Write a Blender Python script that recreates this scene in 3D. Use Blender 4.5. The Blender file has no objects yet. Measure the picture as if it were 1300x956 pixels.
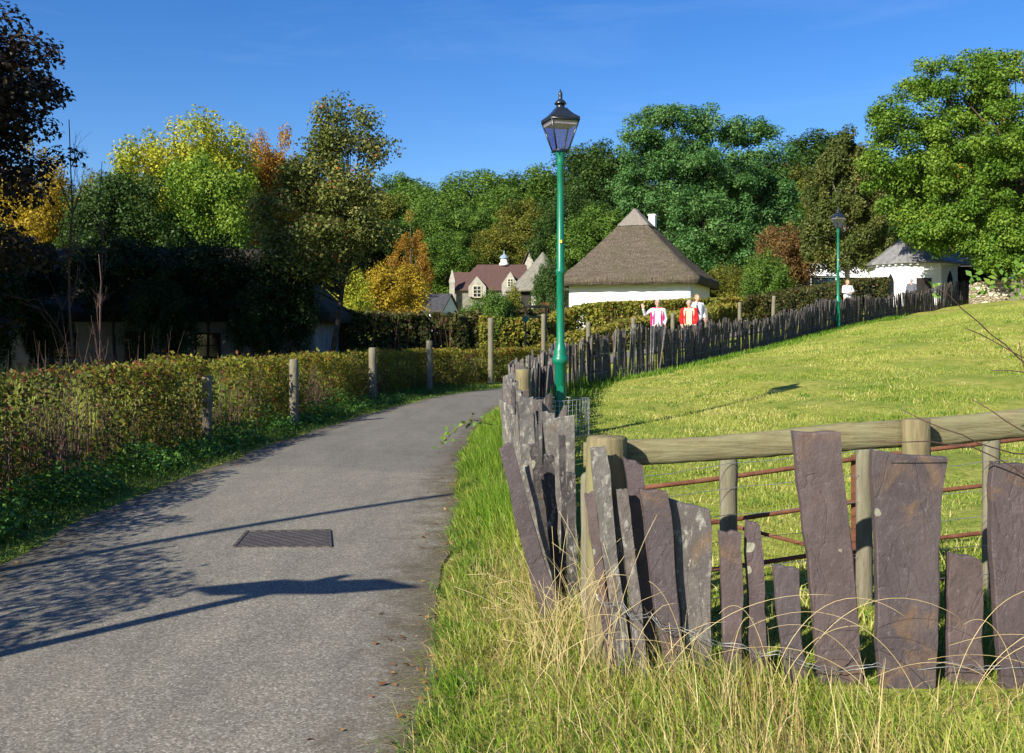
import bpy, math, random
import numpy as np
from mathutils import Vector, Matrix

F = 1264.0
EYE = 1.6
HZ = 430.0
rng = np.random.default_rng(7)
random.seed(7)
C = bpy.context.scene.collection
R = math.radians


# ------------------------------------------------------------------ basics
def sstep(a, b, x):
    t = np.clip((np.asarray(x, float) - a) / (b - a), 0, 1)
    return t * t * (3 - 2 * t)


def ground(x, y):
    x = np.asarray(x, float); y = np.asarray(y, float)
    s = .30 * sstep(4.7, 7.5, y) + .70 * sstep(13, 31, y)
    xp = np.where(x > 0, x, 0)
    xp = 34 * (1 - np.exp(-(xp / 34) ** 1.0)) * 1.0
    xp = np.where(x > 0, np.minimum(x, 30 + 8 * np.tanh((x - 30) / 8)), 0)
    h = .137 * xp * s
    hill = .085 * np.where(y > 62, y - 62 + 0.0, 0)
    hill = np.where(y > 260, .085 * 198 + (y - 260) * .01, hill)
    # the lane runs on a low bank behind the field fence
    xf = np.interp(y, [27.4, 29.0, 34.4, 44.8, 52.5, 58.5], [2.2, 4.1, 8.3, 14.6, 21.2, 27.4])
    bank = .47 * sstep(.12, .75, (xf - x) * .75) * sstep(1.0, 3.8, x) * sstep(26, 29.5, y) * (1 - sstep(52, 60, y))
    return h + hill + bank


def gz(x, y):
    return float(ground(x, y))


def PX(px, y):
    return (px - 650.0) * y / F


def PZ(py, y):
    return EYE - (py - HZ) * y / F


def P(px, py, y):
    return (PX(px, y), y, PZ(py, y))


def tag(o, label, cat=None, group=None, kind=None):
    o['label'] = label
    if cat: o['category'] = cat
    if group: o['group'] = group
    if kind: o['kind'] = kind
    return o


def thing(name, label, cat, loc, rz=0, group=None):
    o = bpy.data.objects.new(name, None)
    o.empty_display_size = .3
    C.objects.link(o)
    o.location = loc
    o.rotation_euler = (0, 0, rz)
    return tag(o, label, cat, group)


def copy_tree(o, parent=None):
    c = o.copy()
    C.objects.link(c)
    c.parent = parent
    for ch in list(o.children):
        copy_tree(ch, c)
    return c


def link_mesh(name, me, mat, parent=None, loc=None):
    o = bpy.data.objects.new(name, me)
    C.objects.link(o)
    if mat is not None and len(me.materials) == 0:
        me.materials.append(mat)
    if parent is not None:
        o.parent = parent
    if loc is not None:
        o.location = loc
    return o


class MB:
    def __init__(s):
        s.v = []; s.f = []; s.sm = []

    def add(s, vs, fs, smooth=False):
        b = len(s.v)
        s.v += [tuple(map(float, q)) for q in vs]
        for f in fs:
            s.f.append(tuple(i + b for i in f)); s.sm.append(smooth)

    def box(s, x0, x1, y0, y1, z0, z1):
        v = [(x0, y0, z0), (x1, y0, z0), (x1, y1, z0), (x0, y1, z0), (x0, y0, z1), (x1, y0, z1), (x1, y1, z1), (x0, y1, z1)]
        s.add(v, [(0, 3, 2, 1), (4, 5, 6, 7), (0, 1, 5, 4), (1, 2, 6, 5), (2, 3, 7, 6), (3, 0, 4, 7)])

    def poly(s, pts, ext):
        """planar polygon extruded by vector ext"""
        n = len(pts); e = np.array(ext, float)
        v = [np.array(p, float) for p in pts] + [np.array(p, float) + e for p in pts]
        f = [tuple(range(n))[::-1], tuple(range(n, 2 * n))]
        for i in range(n):
            j = (i + 1) % n
            f.append((i, j, n + j, n + i))
        s.add(v, f)

    def tube(s, pts, rad, n=8, cap=True, smooth=True):
        pts = [Vector(p) for p in pts]
        if not hasattr(rad, '__len__'): rad = [rad] * len(pts)
        vs = []; fs = []
        up = Vector((.03, .99, .05))
        d0 = (pts[-1] - pts[0]).normalized()
        if abs(d0.dot(up)) > .9: up = Vector((.99, .05, .1))
        for i, p in enumerate(pts):
            a = pts[max(0, i - 1)]; b = pts[min(len(pts) - 1, i + 1)]
            d = (b - a).normalized()
            u = d.cross(up).normalized(); w = d.cross(u).normalized()
            for k in range(n):
                t = 2 * math.pi * k / n
                vs.append(p + (u * math.cos(t) + w * math.sin(t)) * rad[i])
        for i in range(len(pts) - 1):
            for k in range(n):
                k2 = (k + 1) % n
                fs.append((i * n + k, i * n + k2, (i + 1) * n + k2, (i + 1) * n + k))
        if cap:
            fs.append(tuple(range(n))[::-1]); fs.append(tuple((len(pts) - 1) * n + k for k in range(n)))
        s.add(vs, fs, smooth)

    def lathe(s, prof, cx, cy, n=20, smooth=True, rot=0.0):
        vs = []; fs = []
        for r, z in prof:
            for k in range(n):
                t = 2 * math.pi * k / n + rot
                vs.append((cx + r * math.cos(t), cy + r * math.sin(t), z))
        for i in range(len(prof) - 1):
            for k in range(n):
                k2 = (k + 1) % n
                fs.append((i * n + k, i * n + k2, (i + 1) * n + k2, (i + 1) * n + k))
        fs.append(tuple(range(n))[::-1]); fs.append(tuple((len(prof) - 1) * n + k for k in range(n)))
        s.add(vs, fs, smooth)

    def build(s, name, mat, parent=None, origin=(0, 0, 0), bevel=0):
        me = bpy.data.meshes.new(name)
        o3 = origin
        me.from_pydata([(a - o3[0], b - o3[1], c - o3[2]) for a, b, c in s.v], [], s.f)
        me.polygons.foreach_set('use_smooth', s.sm)
        me.update()
        o = link_mesh(name, me, mat, parent, None if parent is not None else o3)
        if bevel:
            m = o.modifiers.new('bevel', 'BEVEL'); m.width = bevel; m.segments = 2; m.limit_method = 'ANGLE'
        return o


def quads_mesh(name, V, rnd=None, smooth=False, idx=None):
    """V: (n,4,3) independent quads or (nv,3)+idx (m,4)"""
    me = bpy.data.meshes.new(name)
    if idx is None:
        n = V.shape[0]
        co = V.reshape(-1, 3); idx = np.arange(n * 4)
    else:
        n = idx.shape[0]; co = V.reshape(-1, 3); idx = idx.reshape(-1)
    me.vertices.add(len(co)); me.vertices.foreach_set('co', np.ascontiguousarray(co, dtype=np.float32).ravel())
    me.loops.add(n * 4); me.loops.foreach_set('vertex_index', idx.astype(np.int32))
    me.polygons.add(n); me.polygons.foreach_set('loop_start', (np.arange(n) * 4).astype(np.int32))
    if smooth: me.polygons.foreach_set('use_smooth', np.ones(n, bool))
    if rnd is not None:
        at = me.attributes.new('rnd', 'FLOAT', 'FACE')
        at.data.foreach_set('value', np.asarray(rnd, np.float32))
    me.update(); me.validate()
    return me


def unit(a):
    return a / np.maximum(np.linalg.norm(a, axis=-1, keepdims=True), 1e-9)


def leaf_quads(cen, nor, size, asp=.62, fold=.18, g=rng):
    n = len(cen)
    t = unit(np.cross(nor, g.normal(size=(n, 3))))
    b = np.cross(nor, t)
    s = size[:, None]
    V = np.empty((n, 4, 3))
    V[:, 0] = cen - t * s
    V[:, 1] = cen + b * s * asp + nor * s * fold
    V[:, 2] = cen + t * s - nor * s * fold * .7
    V[:, 3] = cen - b * s * asp + nor * s * fold
    return V


def ribbons(base, height, lean, width, nseg, g, curl=1.0, wind=None):
    """grass blades: base (n,3); lean (n,2) horizontal tip displacement; returns V, idx"""
    n = len(base)
    t = np.linspace(0, 1, nseg + 1)[None, :, None]
    ang = g.uniform(0, 2 * np.pi, n)
    side = np.stack([np.cos(ang), np.sin(ang), np.zeros(n)], 1)[:, None, :]
    L = np.concatenate([lean, np.zeros((n, 1))], 1)[:, None, :]
    H = np.zeros((n, 1, 3)); H[:, 0, 2] = height
    ll = np.linalg.norm(lean, axis=1)
    droop = np.minimum(.85, .5 * (ll / np.maximum(height, 1e-4)) ** 1.5 * curl)[:, None, None]
    cen = base[:, None, :] + H * (t - droop * t ** 3) + L * t ** 2
    w = width[:, None, None] * (1 - .85 * t ** 1.5)
    V = np.stack([cen - side * w, cen + side * w], 2)          # n, nseg+1, 2, 3
    k = np.arange(nseg)
    q = np.stack([k * 2, k * 2 + 1, k * 2 + 3, k * 2 + 2], 1)
    idx = (np.arange(n)[:, None, None] * (nseg + 1) * 2 + q[None])
    return V.reshape(-1, 3), idx.reshape(-1, 4)


# ------------------------------------------------------------------ materials
class NT:
    def __init__(s, name):
        s.m = bpy.data.materials.new(name); s.m.use_nodes = True
        s.t = s.m.node_tree; s.t.nodes.clear()
        s.out = s.n('ShaderNodeOutputMaterial')

    def n(s, typ, **kw):
        o = s.t.nodes.new(typ)
        for k, v in kw.items():
            if k.startswith('i_'):
                key = k[2:]
                key = int(key) if key.isdigit() else key.replace('_', ' ')
                o.inputs[key].default_value = v
            else: setattr(o, k, v)
        return o

    def l(s, a, b): s.t.links.new(a, b)

    def ramp(s, fac, stops, interp='LINEAR'):
        r = s.n('ShaderNodeValToRGB'); r.color_ramp.interpolation = interp
        e = r.color_ramp.elements
        while len(e) < len(stops): e.new(.5)
        for el, (p, c) in zip(e, stops):
            el.position = p; el.color = (*c, 1) if len(c) == 3 else c
        s.l(fac, r.inputs['Fac'])
        return r.outputs['Color']

    def noise(s, scale, detail=5, rough=.6, vec=None, typ='object', dist=0):
        k = s.n('ShaderNodeTexNoise', i_Scale=scale, i_Detail=detail, i_Roughness=rough, i_Distortion=dist)
        s.l(vec if vec is not None else s.co(typ), k.inputs['Vector'])
        return k.outputs['Fac']

    def co(s, typ='object'):
        if typ == 'object':
            return s.n('ShaderNodeTexCoord').outputs['Object']
        return s.n('ShaderNodeNewGeometry').outputs['Position']

    def scaled(s, vec, sc):
        m = s.n('ShaderNodeMapping'); m.inputs['Scale'].default_value = sc
        s.l(vec, m.inputs['Vector']); return m.outputs['Vector']

    def mix(s, fac, a, b, mode='MIX'):
        m = s.n('ShaderNodeMix', data_type='RGBA', blend_type=mode)
        for src, key in ((fac, 0), (a, 6), (b, 7)):
            if isinstance(src, (int, float)): m.inputs[key].default_value = src
            elif isinstance(src, tuple): m.inputs[key].default_value = (*src, 1)
            else: s.l(src, m.inputs[key])
        return m.outputs[2]

    def math(s, op, a, b=0.0):
        m = s.n('ShaderNodeMath', operation=op)
        for i, q in enumerate((a, b)):
            if isinstance(q, (int, float)): m.inputs[i].default_value = q
            else: s.l(q, m.inputs[i])
        return m.outputs[0]

    def bsdf(s, col, rough=.8, bump=None, bstr=.4, bdist=.02, metal=0, spec=.3):
        b = s.n('ShaderNodeBsdfPrincipled')
        b.inputs['Roughness'].default_value = rough
        b.inputs['Metallic'].default_value = metal
        b.inputs['Specular IOR Level'].default_value = spec
        if isinstance(col, tuple): b.inputs['Base Color'].default_value = (*col, 1)
        else: s.l(col, b.inputs['Base Color'])
        if bump is not None:
            bp = s.n('ShaderNodeBump', i_Strength=bstr, i_Distance=bdist)
            s.l(bump, bp.inputs['Height']); s.l(bp.outputs['Normal'], b.inputs['Normal'])
        return b

    def done(s, sh):
        s.l(sh.outputs[0] if hasattr(sh, 'outputs') else sh, s.out.inputs['Surface']); return s.m


def m_simple(name, a, b, scale=6, rough=.8, bstr=.3, bdist=.01, typ='object', metal=0, spec=.3, bscale=None):
    t = NT(name)
    nz = t.noise(scale, 6, .62, typ=typ)
    col = t.ramp(nz, [(.3, a), (.7, b)])
    bz = t.noise(bscale or scale * 4, 5, .65, typ=typ)
    return t.done(t.bsdf(col, rough, bz, bstr, bdist, metal, spec))


def m_leaf(name, stops, trans=.3, rough=.55):
    t = NT(name)
    a = t.n('ShaderNodeAttribute', attribute_name='rnd', attribute_type='GEOMETRY')
    col = t.ramp(a.outputs['Fac'], stops)
    b = t.bsdf(col, rough, spec=.25)
    tr = t.n('ShaderNodeBsdfTranslucent')
    tc = t.mix(.5, col, (1.0, .9, .3), 'MULTIPLY')
    t.l(tc, tr.inputs['Color'])
    mx = t.n('ShaderNodeMixShader'); mx.inputs[0].default_value = trans
    t.l(b.outputs[0], mx.inputs[1]); t.l(tr.outputs[0], mx.inputs[2])
    return t.done(mx)


M = {}
M['bark'] = m_simple('bark', (.05, .04, .03), (.14, .115, .085), 5, .9, .6, .03)
M['bark_dark'] = m_simple('dark bark', (.025, .02, .016), (.06, .05, .04), 5, .9, .5, .03)
M['bark_pale'] = m_simple('pale bark', (.16, .14, .11), (.34, .31, .25), 5, .9, .5, .03)
M['twig'] = m_simple('twig', (.09, .05, .03), (.22, .13, .08), 9, .85, .3, .005)
M['twig_dark'] = m_simple('dark twig', (.05, .03, .028), (.13, .075, .06), 9, .8, .3, .005)


def leafs(name, d, m, l, acc=None, ap=.95, trans=.3):
    st = [(0, d), (.45, m), (.85, l)]
    if acc: st += [(ap - .01, l), (ap, acc), (1, acc)]
    return m_leaf(name, st, trans)


L = {
    'oak': leafs('oak leaf', (.045, .11, .012), (.11, .21, .02), (.2, .30, .036), (.42, .19, .02), .968),
    'maple': leafs('fresh green leaf', (.06, .13, .015), (.14, .25, .024), (.26, .36, .04)),
    'acacia': leafs('blue green leaf', (.035, .105, .03), (.08, .19, .05), (.14, .26, .075)),
    'wood': leafs('woodland leaf', (.045, .1, .016), (.095, .18, .026), (.16, .26, .04)),
    'wood_dark': leafs('dark woodland leaf', (.022, .055, .014), (.045, .095, .018), (.08, .135, .026)),
    'wood_olive': leafs('olive woodland leaf', (.055, .085, .014), (.13, .155, .024), (.24, .22, .035)),
    'orange': leafs('orange leaf', (.12, .06, .01), (.3, .15, .018), (.42, .25, .03)),
    'yellow': leafs('yellow leaf', (.14, .1, .01), (.36, .26, .02), (.52, .4, .04)),
    'lime': leafs('lime leaf', (.14, .19, .016), (.33, .37, .03), (.56, .52, .06)),
    'brown': leafs('brown leaf', (.07, .04, .015), (.17, .09, .025), (.26, .16, .05)),
    'apple': leafs('apple leaf', (.055, .08, .02), (.14, .17, .036), (.28, .27, .08), (.3, .12, .03), .965),
    'columnar': leafs('olive leaf', (.045, .07, .015), (.095, .125, .028), (.17, .18, .045), (.26, .13, .05), .97),
    'copper': leafs('copper leaf', (.010, .008, .006), (.022, .016, .010), (.045, .03, .016), trans=.12),
    'shade': leafs('shade darkened leaf', (.010, .022, .006), (.022, .043, .010), (.05, .075, .015), (.10, .05, .01), .97),  # leaf colour darkened to stand in for shade before the long house
    'red': leafs('russet leaf', (.06, .045, .018), (.17, .085, .03), (.22, .18, .05)),
    'hedge': leafs('hedge leaf', (.05, .065, .012), (.16, .195, .025), (.35, .32, .042), (.26, .09, .03), .91, .5),
    'hedge_near_shaded': leafs('shaded near hedge leaf', (.055, .028, .016), (.075, .095, .016), (.17, .18, .028), (.19, .06, .035), .76, .35),  # reddish brown leaves, with shade on the near stretch put into the colour
    'hedge_far': leafs('far hedge leaf', (.07, .085, .014), (.16, .19, .026), (.30, .27, .04), (.26, .12, .04), .94),
    'hedge_dark': leafs('clipped hedge leaf', (.016, .026, .008), (.04, .055, .014), (.10, .1, .025), (.12, .06, .03), .93),
    'weed': leafs('nettle leaf', (.03, .085, .015), (.065, .165, .024), (.12, .25, .04)),
    'bramble': leafs('bramble leaf', (.04, .09, .012), (.09, .19, .02), (.2, .3, .04)),
}

# grass blades: rnd runs green -> straw
M['blade'] = m_leaf('grass blade', [(0, (.085, .18, .018)), (.35, (.23, .315, .042)), (.65, (.40, .425, .085)), (1, (.60, .53, .22))], .35, .5)
M['verge_blade'] = m_leaf('verge blade', [(0, (.075, .17, .016)), (.4, (.19, .33, .03)), (.75, (.38, .43, .07)), (1, (.55, .48, .18))], .4, .45)
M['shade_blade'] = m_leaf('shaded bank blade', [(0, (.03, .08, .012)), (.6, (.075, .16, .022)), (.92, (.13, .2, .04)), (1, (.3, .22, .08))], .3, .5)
M['straw'] = m_leaf('straw blade', [(0, (.16, .07, .03)), (.25, (.36, .25, .1)), (.7, (.55, .44, .2)), (1, (.72, .62, .36))], .25, .55)


def make_materials():
    # ground
    t = NT('meadow ground')
    p = t.co('world')
    big = t.noise(.35, 4, .6, vec=p); fine = t.noise(9, 6, .7, vec=p); mid = t.noise(2.2, 5, .7, vec=t.scaled(p, (1, .6, 1)))
    c1 = t.ramp(mid, [(.3, (.19, .23, .035)), (.52, (.32, .325, .065)), (.72, (.45, .40, .13))])
    c2 = t.ramp(fine, [(.32, (.55, .55, .45)), (.55, (1, 1, 1)), (.72, (1.25, 1.2, 1.1))])
    c = t.mix(1.0, c1, c2, 'MULTIPLY')
    c = t.mix(t.ramp(big, [(.42, (0, 0, 0)), (.62, (.55, .55, .55))]), c, (.11, .19, .025))
    M['ground'] = t.done(t.bsdf(c, .95, fine, .9, .06, spec=.1))
    # asphalt
    t = NT('asphalt')
    p = t.co('world')
    sp = t.n('ShaderNodeTexVoronoi', feature='F1', i_Scale=110.0); t.l(p, sp.inputs['Vector'])
    spc = t.n('ShaderNodeSeparateColor'); t.l(sp.outputs['Color'], spc.inputs[0])
    fine = t.noise(160, 4, .7, vec=p); mid = t.noise(3.0, 6, .65, vec=p); big = t.noise(.5, 3, .5, vec=p)
    c = t.ramp(spc.outputs[0], [(0, (.12, .112, .09)), (.4, (.18, .167, .134)), (.8, (.235, .219, .177)), (1, (.36, .34, .285))])
    c = t.mix(.75, c, t.ramp(mid, [(.3, (.82, .82, .84)), (.7, (1.08, 1.06, 1.02))]), 'MULTIPLY')
    # older, darker surfacing beyond the joint across the lane
    sx = t.n('ShaderNodeSeparateXYZ'); t.l(p, sx.inputs[0])
    edge = t.math('ADD', sx.outputs['Y'], t.math('MULTIPLY', t.noise(1.3, 4, .7, vec=p), 1.0))
    edge = t.math('ADD', edge, t.math('MULTIPLY', sx.outputs['X'], .22))
    fac = t.ramp(t.math('MULTIPLY', edge, .05), [(.595, (0, 0, 0)), (.606, (1, 1, 1))])
    c = t.mix(t.math('MULTIPLY', fac, .30), c, (.085, .082, .078))
    stain = t.ramp(big, [(.55, (0, 0, 0)), (.75, (.35, .35, .35))])
    c = t.mix(stain, c, (.1, .092, .08))
    trk = t.noise(1.6, 5, .65, vec=t.scaled(p, (1.6, .25, 1)), dist=.4)
    c = t.mix(.8, c, t.ramp(trk, [(.34, (.84, .84, .85)), (.62, (1.1, 1.09, 1.07))]), 'MULTIPLY')
    cw = t.noise(.9, 9, .6, vec=p, dist=1.5)
    ck_ = t.ramp(cw, [(.494, (0, 0, 0)), (.4985, (1, 1, 1)), (.5015, (1, 1, 1)), (.506, (0, 0, 0))])
    ck_ = t.math('MULTIPLY', ck_, t.ramp(t.noise(.4, 2, .5, vec=p), [(.5, (0, 0, 0)), (.6, (.4, .4, .4))]))
    c = t.mix(ck_, c, (.05, .045, .04))
    ed = t.n('ShaderNodeAttribute', attribute_name='edge', attribute_type='GEOMETRY')
    ef = t.math('ADD', ed.outputs['Fac'], t.math('MULTIPLY', t.math('SUBTRACT', t.noise(5, 6, .75, vec=p), .5), .9))
    c = t.mix(t.ramp(ef, [(.72, (0, 0, 0)), (.98, (.8, .8, .8))]), c, (.085, .07, .04))
    M['asphalt'] = t.done(t.bsdf(c, .88, spc.outputs[1], .55, .006, spec=.25))
    # slate: purple-grey with lichen
    for nm, lich, base in (('slate', .0, [(.25, (.054, .041, .041)), (.5, (.084, .064, .063)), (.75, (.115, .09, .088))]),
                           ('slate_mossy', .2, [(.25, (.06, .052, .048)), (.5, (.1, .088, .08)), (.75, (.17, .155, .135))]),
                           ('slate_grey', .3, [(.25, (.055, .05, .045)), (.5, (.105, .098, .086)), (.75, (.18, .17, .145))]),
                           ('slate_dark', .08, [(.25, (.02, .018, .018)), (.5, (.04, .036, .034)), (.75, (.085, .077, .07))])):
        t = NT(nm)
        p = t.co('world')
        streak = t.noise(4, 8, .68, vec=t.scaled(p, (1.5, 1.5, 1.1)), dist=.8)
        c = t.ramp(streak, base)
        oi = t.n('ShaderNodeObjectInfo')
        c = t.mix(.55, c, t.ramp(oi.outputs['Random'], [(0, (.75, .78, .86)), (.4, (1.05, .98, 1.0)), (.7, (1.2, 1.08, 1.02)), (1, (.85, .8, .86))]), 'MULTIPLY')
        wv = t.noise(1.6, 6, .5, vec=t.scaled(p, (2.0, 2.0, 1.2)), dist=.9)
        crack = t.ramp(wv, [(.485, (0, 0, 0)), (.498, (1, 1, 1)), (.502, (1, 1, 1)), (.515, (0, 0, 0))])
        c = t.mix(t.math('MULTIPLY', crack, .16), c, (.03, .024, .024))
        sc = t.noise(46, 6, .8, vec=t.scaled(p, (1, 1, .8)))
        c = t.mix(t.ramp(sc, [(.58, (0, 0, 0)), (.72, (.5, .5, .5))]), c, (.26, .235, .225))
        rust = t.noise(3.1, 4, .6, vec=p, dist=1.2)
        c = t.mix(t.ramp(rust, [(.57, (0, 0, 0)), (.72, (.5, .5, .5))]), c, (.20, .115, .05))
        # round lichens
        vo = t.n('ShaderNodeTexVoronoi', feature='F1', i_Scale=7.0, i_Randomness=1.0)
        pd = t.n('ShaderNodeVectorMath', operation='ADD')
        nzv = t.n('ShaderNodeTexNoise', i_Scale=14.0, i_Detail=3.0); t.l(p, nzv.inputs['Vector'])
        vs = t.n('ShaderNodeVectorMath', operation='SCALE'); vs.inputs['Scale'].default_value = .045
        t.l(nzv.outputs['Color'], vs.inputs[0]); t.l(p, pd.inputs[0]); t.l(vs.outputs[0], pd.inputs[1])
        t.l(pd.outputs[0], vo.inputs['Vector'])
        vc = t.n('ShaderNodeSeparateColor'); t.l(vo.outputs['Color'], vc.inputs[0])
        thr = t.math('MULTIPLY', t.math('GREATER_THAN', vc.outputs[0], .74), t.math('MULTIPLY', vc.outputs[1], .22))
        spot = t.math('LESS_THAN', vo.outputs['Distance'], thr)
        c = t.mix(t.math('MULTIPLY', spot, t.math('MULTIPLY', nzv.outputs['Fac'], 1.1)), c, (.40, .41, .29))
        if lich:
            ln = t.noise(16, 7, .78, vec=t.scaled(p, (1.5, 1.5, .7)))
            c = t.mix(t.ramp(ln, [(.58 - lich * .18, (0, 0, 0)), (.68 - lich * .18, (.8, .8, .8))]), c, (.34, .33, .28))
        bz = t.noise(20, 8, .72, vec=t.scaled(p, (1, 1, .8)))
        bz = t.math('ADD', bz, t.math('MULTIPLY', streak, 1.0)); bz = t.math('SUBTRACT', bz, t.math('MULTIPLY', crack, .2))
        M[nm] = t.done(t.bsdf(c, .6, bz, .5, .018, spec=.4))
    # weathered timber
    for nm, a, b, g in (('timber', (.10, .08, .04), (.24, .20, .11), (.2, .2, .09)), ('timber_grey', (.10, .088, .06), (.22, .2, .145), (.17, .17, .10)),
                        ('timber_dark', (.07, .055, .04), (.16, .13, .09), (.12, .12, .07))):
        t = NT(nm)
        p = t.co('object')
        gr = t.noise(7, 7, .7, vec=t.scaled(p, (5, 5, .6)) if nm != 'rail' else p, dist=.5)
        c = t.ramp(gr, [(.3, a), (.68, b)])
        c = t.mix(t.ramp(t.noise(4, 4, .6, vec=p), [(.48, (0, 0, 0)), (.7, (.7, .7, .7))]), c, g)
        M[nm] = t.done(t.bsdf(c, .85, gr, .6, .012, spec=.2))
    t = NT('timber rail')
    p = t.co('object')
    gr = t.noise(7, 7, .7, vec=t.scaled(p, (.6, 5, 7)), dist=.5)
    c = t.ramp(gr, [(.3, (.10, .085, .04)), (.68, (.25, .22, .12))])
    c = t.mix(t.ramp(t.noise(3, 5, .7, vec=p), [(.45, (0, 0, 0)), (.68, (.75, .75, .75))]), c, (.2, .2, .11))
    M['rail'] = t.done(t.bsdf(c, .85, gr, .7, .015, spec=.2))
    M['rust'] = m_simple('rust', (.10, .035, .02), (.2, .085, .045), 14, .8, .5, .004)
    M['wire'] = m_simple('galvanised wire', (.3, .31, .31), (.5, .51, .5), 30, .45, .1, .001, metal=.7)
    t = NT('green gloss paint')
    p = t.co('object'); gn = t.noise(9, 6, .7, vec=t.scaled(p, (1, 1, .35)))
    c = t.ramp(gn, [(.3, (.0015, .105, .056)), (.6, (.003, .165, .09)), (.8, (.006, .185, .105))])
    c = t.mix(t.ramp(t.noise(34, 5, .75, vec=p), [(.66, (0, 0, 0)), (.74, (.6, .6, .6))]), c, (.02, .035, .02))
    M['green'] = t.done(t.bsdf(c, .38, gn, .12, .004, spec=.45))
    M['black_iron'] = m_simple('black lantern paint', (.010, .014, .022), (.022, .027, .036), 4, .3, .05, .003, spec=.5)
    M['white_iron'] = m_simple('cream lining', (.42, .40, .3), (.55, .52, .4), 4, .5, .05, .002)
    M['yellow_tag'] = m_simple('yellow number tag', (.6, .45, .03), (.7, .55, .05), 4, .5, .05, .002)
    t = NT('lantern glass')
    gls = t.n('ShaderNodeBsdfGlass', i_IOR=1.2, i_Roughness=.12); gls.inputs['Color'].default_value = (.8, .78, .95, 1)
    trn = t.n('ShaderNodeBsdfTransparent'); trn.inputs['Color'].default_value = (.86, .84, .97, 1)
    dif = t.n('ShaderNodeBsdfTranslucent'); dif.inputs['Color'].default_value = (.5, .52, .62, 1)
    mx = t.n('ShaderNodeMixShader'); mx.inputs[0].default_value = .14
    t.l(trn.outputs[0], mx.inputs[1]); t.l(dif.outputs[0], mx.inputs[2])
    glo = t.n('ShaderNodeBsdfGlossy', i_Roughness=.1)
    m2 = t.n('ShaderNodeMixShader'); m2.inputs[0].default_value = .12
    t.l(mx.outputs[0], m2.inputs[1]); t.l(glo.outputs[0], m2.inputs[2])
    M['lamp_glass'] = t.done(m2)
    t = NT('window glass')
    M['window'] = t.done(t.bsdf((.012, .014, .016), .08, spec=.6))
    M['whitewash'] = m_simple('whitewash', (.74, .74, .72), (.84, .84, .83), 2.5, .9, .35, .03)
    M['whitewash_shaded'] = m_simple('shade greyed whitewash', (.13, .13, .13), (.27, .27, .27), 1.2, .9, .35, .03)  # white wall greyed so its colour carries the shade on the long house
    M['white_metal'] = m_simple('white paint', (.7, .7, .68), (.8, .8, .79), 5, .5, .1, .004)
    t = NT('thatch')
    p = t.co('object')
    st = t.noise(4, 7, .72, vec=t.scaled(p, (4, 4, .7)))
    bands = t.noise(2.2, 5, .65, vec=t.scaled(p, (.5, .5, 3.2)))
    c = t.ramp(st, [(.3, (.05, .04, .03)), (.5, (.125, .104, .08)), (.7, (.25, .215, .17))])
    c = t.mix(.8, c, t.ramp(t.noise(26, 4, .8, vec=t.scaled(p, (1, 1, .5))), [(.35, (.55, .54, .52)), (.68, (1.35, 1.33, 1.3))]), 'MULTIPLY')
    c = t.mix(.7, c, t.ramp(bands, [(.3, (.68, .66, .64)), (.7, (1.2, 1.18, 1.14))]), 'MULTIPLY')
    c = t.mix(t.ramp(t.noise(.9, 4, .6, vec=p), [(.48, (0, 0, 0)), (.7, (.6, .6, .6))]), c, (.085, .085, .045))
    M['thatch'] = t.done(t.bsdf(c, .95, t.math('ADD', st, bands), 1.0, .09, spec=.1))
    t = NT('pale thatch cap')
    p = t.co('object'); st = t.noise(4, 7, .72, vec=t.scaled(p, (4, 4, .7)))
    M['thatch_pale'] = t.done(t.bsdf(t.ramp(st, [(.28, (.13, .115, .095)), (.78, (.32, .29, .25))]), .95, st, .9, .07, spec=.1))
    M['thatch_grey'] = m_simple('grey thatch', (.12, .115, .09), (.22, .21, .17), 3, .95, .8, .05)
    M['thatch_shaded'] = m_simple('shade darkened thatch', (.014, .012, .009), (.04, .033, .022), 3, .95, .8, .05)  # tree shade on the long house roof put into the thatch colour
    t = NT('red roof tile')
    p = t.co('object')
    wv = t.n('ShaderNodeTexBrick', i_Scale=3.2); t.l(t.scaled(p, (1, 1, 1)), wv.inputs['Vector'])
    wv.inputs['Color1'].default_value = (.115, .06, .05, 1); wv.inputs['Color2'].default_value = (.075, .05, .042, 1); wv.inputs['Mortar'].default_value = (.07, .035, .03, 1)
    M['red_tile'] = t.done(t.bsdf(wv.outputs['Color'], .85, t.noise(8, 5, .6, vec=p), .5, .03))
    M['stone_house'] = m_simple('grey stone', (.2, .185, .155), (.42, .4, .34), 3, .9, .7, .05, bscale=6)
    M['stone_dark'] = m_simple('grey stone wall', (.13, .125, .1), (.27, .255, .21), 2.5, .9, .7, .05, bscale=6)
    M['stone_pale'] = m_simple('dressed stone', (.24, .225, .185), (.4, .38, .32), 3, .9, .4, .02)
    t = NT('rubble stone')
    p = t.co('object')
    vo = t.n('ShaderNodeTexVoronoi', feature='F1', i_Scale=3.2); t.l(t.scaled(p, (1.0, 1.0, 2.2)), vo.inputs['Vector'])
    vd = t.n('ShaderNodeTexVoronoi', feature='DISTANCE_TO_EDGE', i_Scale=3.2); t.l(t.scaled(p, (1.0, 1.0, 2.2)), vd.inputs['Vector'])
    sc = t.n('ShaderNodeSeparateColor'); t.l(vo.outputs['Color'], sc.inputs[0])
    c = t.ramp(sc.outputs[0], [(0, (.24, .19, .12)), (.5, (.4, .34, .23)), (1, (.54, .49, .38))])
    c = t.mix(t.ramp(vd.outputs['Distance'], [(.0, (1, 1, 1)), (.05, (0, 0, 0))]), c, (.07, .055, .04))
    M['rubble'] = t.done(t.bsdf(c, .9, t.math('MINIMUM', vd.outputs['Distance'], .12), 1.0, .35))
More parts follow.
